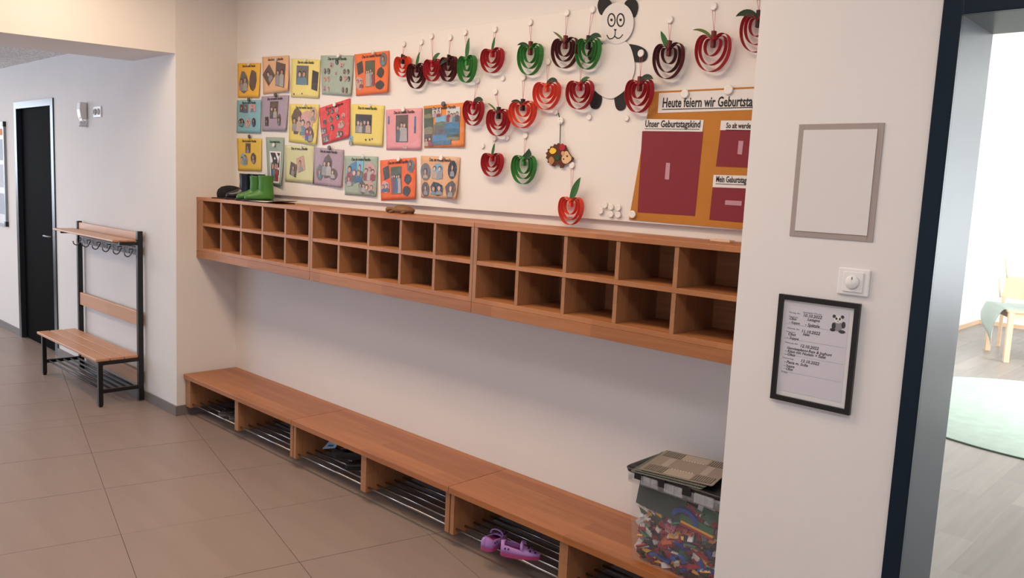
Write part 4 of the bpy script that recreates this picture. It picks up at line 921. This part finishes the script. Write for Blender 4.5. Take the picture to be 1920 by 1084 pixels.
o = MB().box(-.07, .06, -.005, .005, -.004, .004).build('toy_plate', BM['red'], None); o.location = (3.905, BYF + .020, .480); o.rotation_euler = (0, R(7), 0); tag(o, 'long red toy strip under the yellow strip', 'toy plate')
# road baseplates on the lid
M_PL = mat('grey road plate', '#8d8073', .5); M_PLD = mat('dark plate edge', '#5e584e', .5); M_PLL = mat('light road plate', '#a39688', .5); M_PLG = mat('green grey plate', '#77776a', .5)
def road_plate(x, y, z, rz, lab, full):
    t = empty('baseplate', (x, y, z), lab, 'toy plate', 'grey toy baseplates stacked on the box lid', R(rz)); S = .134
    MB().prism(rr(-S, S, -S, S, .008, 3), 0, .003, 'xy').build('plate', M_PL if full else M_PLG, t)
    mb = MB()
    for k in range(32):
        for yy in ((-S + .004,) if not full else ()):
            a = -S + .004 + k * .008
            mb.box(a - .0022, a + .0022, yy - .0024, yy + .0024, .003, .0048)
    if not full:
        for k in range(30):
            a = -S + .008 + k * .008; mb.box(-S + .002, -S + .0065, a - .0022, a + .0022, .003, .0048)
        o = mb.build('studs', M_PLG, t); o['kind'] = 'stuff'; return
    for sx in (-1, 1):
        for sy in (-1, 1):
            mb = MB(); x0_, x1_ = sorted((sx * .050, sx * .124)); y0_, y1_ = sorted((sy * .060, sy * .124))
            mb.box(x0_, x1_, y0_, y1_, .003, .0036)
            o = mb.build('stud_field', M_PLD, t)
            mb = MB(); k = 0; a = x0_ + .003
            while a < x1_ - .002: mb.box(a, a + .0042, y0_ + .002, y1_ - .002, .0036, .0050); a += .008
            mb.build('studs', M_PL, o)['kind'] = 'stuff'
    MB().box(-.05, .05, -.124, -.066, .003, .0033).build('road_edge', M_PLL, t); MB().box(-.05, .05, .066, .124, .003, .0033).build('road_edge', M_PLL, t)
    mb = MB()
    for k in range(8): mb.box(-.04 + k * .0105, -.035 + k * .0105, -.066, -.056, .003, .0034); mb.box(-.04 + k * .0105, -.035 + k * .0105, .056, .066, .003, .0034)
    mb.build('crossing_marks', mat('light marks', '#c2b6aa', .5), t)
    MB().box(-.085, -.06, -.052, .052, .003, .0033).build('road_edge', M_PLL, t); MB().box(.06, .085, -.052, .052, .003, .0033).build('road_edge', M_PLL, t)
road_plate(3.768, -.262, .6455, 9, 'grey green baseplate, lowest of the stack on the box', False)
road_plate(3.775, -.257, .6530, 10, 'middle grey baseplate of the stack on the box', False)
road_plate(3.792, -.250, .6605, 12, 'top grey road baseplate with crossing marks on the box', True)

# ------------------------------------------------------------------ pillar wall: frames, dimmer
def pz(n, mt, par, x0, x1, z0, z1, y0, y1, bev=0):
    o = MB().box(x0, x1, y0, y1, z0, z1).build(n, mt, par, bev); return o
YW = YD
def frame(name, x0, x1, z0, z1, b_, mt, lab, inner, d=.012):
    t = empty(name, ((x0 + x1) / 2, YW, z0), lab, 'frame'); hx = (x1 - x0) / 2; H_ = z1 - z0
    MB().box(-hx, -hx + b_, -d, -.0005, 0, H_).box(hx - b_, hx, -d, -.0005, 0, H_).box(-hx + b_, hx - b_, -d, -.0005, 0, b_).box(-hx + b_, hx - b_, -d, -.0005, H_ - b_, H_).build('frame_border', mt, t, .001)
    MB().box(-hx + b_, hx - b_, -.005, -.0005, b_, H_ - b_).build('backing', inner, t); return t, hx, H_
frame('notice_holder', 4.178, 4.424, 1.533, 1.864, .017, mat('grey beige frame', '#a3968f', .4), 'empty grey magnetic frame on the pillar above the dimmer', mat('blank white insert', '#dcd7d3', .35), .003)
M_SHEETL = mat('menu paper', '#cfcad2', .6)
t, hx, H_ = frame('picture_frame', 4.167, 4.411, 1.030, 1.356, .0155, M_BLACK, 'black framed handwritten weekly menu on the pillar below the dimmer', M_PW, .014)
MB().box(-.098, .092, -.0056, -.005, .03, H_ - .03).build('menu_sheet', M_SHEETL, t)
M_RULE = mat('grey rule', '#8b8790', .7); M_PRT = mat('grey print', '#6b6670', .7)
zt0 = H_
rows = [ # x, z from top, text, size, material
 (-.045, .041, 'Speiseplan Woche', .0075, M_PRT), (-.088, .047, 'Montag, den', .007, M_PRT), (-.045, .052, '10.10.2022', .013, M_INK), (-.088, .059, 'Mittagessen', .006, M_PRT), (-.030, .062, 'Lasagne', .012, M_INK),
 (-.086, .067, 'Obst', .011, M_INK), (-.086, .078, '- Suppe', .011, M_INK), (-.036, .079, '- Spätzle', .013, M_INK),
 (-.090, .095, 'Dienstag, den', .007, M_PRT), (-.046, .100, '11.10.2022', .013, M_INK), (-.092, .106, 'Mittagessen', .006, M_PRT), (-.040, .108, 'Salat', .011, M_INK), (-.086, .115, 'Obst', .012, M_INK), (-.088, .126, '- Suppe', .012, M_INK),
 (-.093, .140, 'Mittwoch, den', .007, M_PRT), (-.046, .145, '12.10.2022', .013, M_INK), (-.086, .157, 'Gemüsepfanne', .011, M_INK), (-.018, .157, 'Reis & Joghurt', .012, M_INK), (-.090, .167, '- Käse mit Nudeln + Salat', .012, M_INK), (-.090, .177, '- Obst', .012, M_INK),
 (-.095, .188, 'Donnerstag', .007, M_PRT), (-.040, .190, '13.10.2022', .013, M_INK), (-.090, .201, '- Pasta m. Soße', .012, M_INK), (-.090, .212, '- Suppe', .011, M_INK), (-.090, .222, '- Obst', .011, M_INK), (-.096, .232, 'Freitag', .007, M_PRT)]
for x, z, s_, sz, mt in rows: text('lettering', s_, x, zt0 - z - .008, -.0058, sz, mt, t, shear=.25 if mt is M_INK else 0)
for z in (.089, .134, .183, .236): MB().box(-.096, .088, -.0058, -.0056, zt0 - z, zt0 - z + .0008).build('rule', M_RULE, t)
# small bear drawing
def disc(n, cx, cz, rx, rz_, mt, y=-.0060):
    MB().prism([(cx + rx * math.cos(2 * PI * i / 16), cz + rz_ * math.sin(2 * PI * i / 16)) for i in range(16)], y, y + .0003).build(n, mt, t)
M_PG = mat('print mid grey', '#87828a', .7)
bz = zt0 - .062; bxx = .062
disc('bear_drawing', bxx, bz - .012, .014, .014, M_PG, -.0059)
for dx_, dz_, rx, rz_, mt in ((-.013, .016, .005, .005, M_INK), (.011, .017, .005, .005, M_INK), (-.001, .008, .012, .011, M_PW), (-.006, .010, .003, .0035, M_INK), (.004, .010, .003, .0035, M_INK), (-.001, .003, .002, .0015, M_INK), (-.012, -.012, .006, .010, M_INK), (.016, -.006, .006, .010, M_INK), (-.014, -.024, .008, .005, M_INK), (.013, -.026, .010, .005, M_INK)):
    disc('bear_drawing', bxx + dx_, bz + dz_, rx, rz_, mt, -.0062)
MB().box(-hx + .0155, hx - .0155, -.0095, -.0090, .0155, H_ - .0155).build('glass', plastic_clear('frame glass', .01, rough=.03, gl=.02), t)
t = empty('dimmer_switch', (4.383, YW, 1.377), 'white rotary dimmer switch between the two frames on the pillar', 'switch')
MB().box(-.045, .045, -.008, -.0005, 0, .078).build('cover_plate', M_WHITE, t, .004)
MB().box(-.029, .029, -.012, -.008, .010, .068).build('centre_plate', M_WHITE, t, .003)
o = MB().lathe([(.019, 0), (.019, .005), (.017, .007), (0, .007)], Matrix.Rotation(R(90), 4, 'X'), 28).build('knob', M_WHITE, t); o.location = (0, -.012, .039)
o = MB().box(-.001, .001, -.0002, .0002, 0, .008).build('knob_mark', M_INK, t); o.location = (0, -.0195, .046)

# ------------------------------------------------------------------ corridor wall: notice board, lamp, sockets
t = empty('notice_board', (-4.1, YW, 1.05), 'white notice board with black corner caps at the far left edge', 'board')
MB().box(-.36, .37, -.018, -.0005, 0, .97).build('board_panel', mat('white notice', '#dfe3e8', .4), t)
MB().box(.36, .385, -.024, -.0005, -.01, .98).box(-.385, -.36, -.024, -.0005, -.01, .98).box(-.36, .36, -.024, -.0005, -.012, .01).box(-.36, .36, -.024, -.0005, .965, .985).build('board_frame', M_ALU, t)
for z in (-.016, .94): MB().box(.352, .39, -.028, -.0005, z, z + .048).build('corner_cap', M_BLACK, t)
for i, (x, z, w_, h_, c) in enumerate([(.22, .86, .24, .06, '#dd8a58'), (.24, .62, .2, .2, '#b9c2cc'), (.25, .36, .2, .22, '#c6cdd6'), (.24, .1, .2, .2, '#b4bcc6')]):
    MB().box(x - w_ / 2, x + w_ / 2, -.020, -.0185, z, z + h_).build('notice_sheet', paper('notice ' + c, c), t)
t = empty('wall_holder', (-1.60, YW, 1.98), 'white wall mounted holder left of the double switch, upper corridor wall', 'fixture')
MB().box(-.018, .018, -.055, -.0005, .03, .16).build('holder_body', M_WHITE, t, .01)
pl = [(-.055, .05), (-.062, .10), (-.058, .15), (-.050, .15), (-.052, .10), (-.046, .05), (-.035, .02), (-.03, 0), (-.04, .01)]
MB().prism([(a, b_) for a, b_ in pl], -.03, .03, 'yz').build('holder_lip', M_WHITE, t)
MB().lathe([(.028, 0), (.026, .03), (.018, .045), (0, .05)], Matrix.Translation((0, -.03, -.03 + .0)), 16).build('holder_cup', plastic_clear('smoky cup', .5, (.5, .48, .47)), t)
t = empty('double_switch', (-1.36, YW, 2.02), 'white double switch plate on the upper corridor wall', 'switch')
MB().box(-.075, .075, -.011, -.0005, 0, .082).build('cover_plate', M_WHITE, t, .003)
for x in (-.033, .033):
    o = MB().lathe([(.024, 0), (.022, .008), (.014, .009), (.012, .001), (0, .001)], Matrix.Rotation(R(90), 4, 'X'), 20).build('round_insert', mat('satin insert', '#b5b0ab', .15), t); o.location = (x, -.011, .041)

# ------------------------------------------------------------------ playroom
t = empty('round_rug', (4.21, 4.93, .002), 'round pale green rug on the playroom floor', 'rug')
MB().lathe([(1.50, 0), (1.51, .006), (1.50, .012), (0, .013)], n=96).build('rug_pile', mat('mint rug', '#bccabd', .95, noise=((8, 8, 8), .07), bump=(160, .5)), t)
MB().lathe([(1.517, 0), (1.519, .010), (1.508, .011), (1.506, 0)], n=96).build('rug_edge', mat('rug edge', '#5a6a5e', .9), t)
a_ = R(-20)
tb = empty('childrens_table', (3.19, 7.33, .002), 'birch childrens table with a pale cloth in the playroom', 'table', None, R(27))
TH = .572; TW, TD = 1.2, .80
MB().box(-.03, TW, -.03, TD, TH - .022, TH).build('tabletop', W_TABLE, tb, .004)
for x, y in ((.0, .0), (TW - .05, 0), (.0, TD - .05), (TW - .05, TD - .05)):
    MB().box(x - .025, x + .03, y - .025, y + .03, 0, TH - .022).build('leg', W_TABLE, tb, .004)
MB().box(.03, TW - .05, 0, .018, TH - .09, TH - .022).box(.0, .018, .03, TD - .05, TH - .09, TH - .022).build('apron', W_TABLE, tb)
cl = empty('tablecloth', (3.19, 7.33, TH), 'pale grey green cloth hanging over the left edge of the childrens table', 'tablecloth', None, R(27))
vs = []; n = 14
A_, B_, C_, D_ = Vector((-.045, .06)), Vector((-.045, .80)), Vector((.62, .78)), Vector((.30, .05))
for i in range(n + 1):
    for j in range(n + 1):
        u_, v_ = i / n, j / n
        if u_ > .5:
            a_ = (u_ - .5) * 2; p = (A_.lerp(D_, a_)).lerp(B_.lerp(C_, a_), v_); vs.append((p.x, p.y, .006))
        else:
            d_ = (.5 - u_) * 2; dep = (.46 if v_ < .45 else .46 - (v_ - .45) * .62) * min(1, v_ / .45 + .08)
            p = A_.lerp(B_, v_); vs.append((p.x - .012 - .03 * d_ - .028 * math.sin(v_ * 9) * d_, p.y, .006 - dep * d_))
fs = [(i * (n + 1) + j, (i + 1) * (n + 1) + j, (i + 1) * (n + 1) + j + 1, i * (n + 1) + j + 1) for i in range(n) for j in range(n)]
o = MB().add(vs, fs, True).build('cloth', mat('sage cloth', '#a9b2a9', .9), cl); sd = o.modifiers.new('solidify', 'SOLIDIFY'); sd.thickness = .003
t = empty('childrens_chair', (3.03, 8.60, .002), 'birch chair with panel back and two slanted posts behind the table', 'chair', None, 0)
MB().box(-.17, .30, -.02, .30, .42, .44).build('seat', W_TABLE, t, .004)
MB().prism([(-.15, .60), (-.06, .86), (-.045, .86), (-.135, .60)], -.19, .30, 'yz').build('backrest', W_TABLE, t, .004)
for x, y in ((-.17, -.13), (-.17, .28), (.30, .28), (.30, -.13)): MB().box(x - .018, x + .018, y - .018, y + .018, 0, .44 if y > 0 else .62).build('leg', W_TABLE, t, .003)
MB().tube([(-.20, -.15, .60), (-.245, -.12, .82)], .014, 8).tube([(-.17, -.06, .84), (-.225, -.02, 1.05)], .014, 8).build('back_post', W_TABLE, t)
t = empty('dark_stool', (3.35, 9.4, .002), 'dark navy rounded chair back behind the playroom table', 'chair')
MB().box(-.20, .20, -.03, .03, .62, .98).build('backrest', mat('navy cloth', '#1c2a3a', .8), t, .06)
MB().box(-.22, .22, -.44, .0, .40, .46).build('seat', MATS['navy cloth'], t, .02)
for sx in (-.19, .19):
    MB().box(sx - .015, sx + .015, -.02, .02, 0, .65).build('leg', M_BLACK, t); MB().box(sx - .015, sx + .015, -.42, -.38, 0, .40).build('leg', M_BLACK, t)
x_, y_ = 3.35, 7.72
t = empty('wooden_toy', (x_, y_, TH + .003), 'beige rounded wooden toy standing on the playroom table', 'toy')
MB().lathe([(.0, 0), (.05, .0), (.055, .04), (.03, .07), (.055, .10), (.05, .135), (.02, .16), (0, .165)], n=20).build('figure', mat('beige wood', '#b7a283', .6), t)

# lettering as meshes
bpy.context.view_layer.update(); dg = bpy.context.evaluated_depsgraph_get()
for o in [o for o in bpy.data.objects if o.type == 'FONT']:
    me = bpy.data.meshes.new_from_object(o.evaluated_get(dg)); n_ = o.name; mt = o.data.materials[0]
    c = bpy.data.objects.new('x', me); C.objects.link(c); c.parent = o.parent; c.matrix_local = o.matrix_local.copy()
    bpy.data.objects.remove(o); c.name = n_
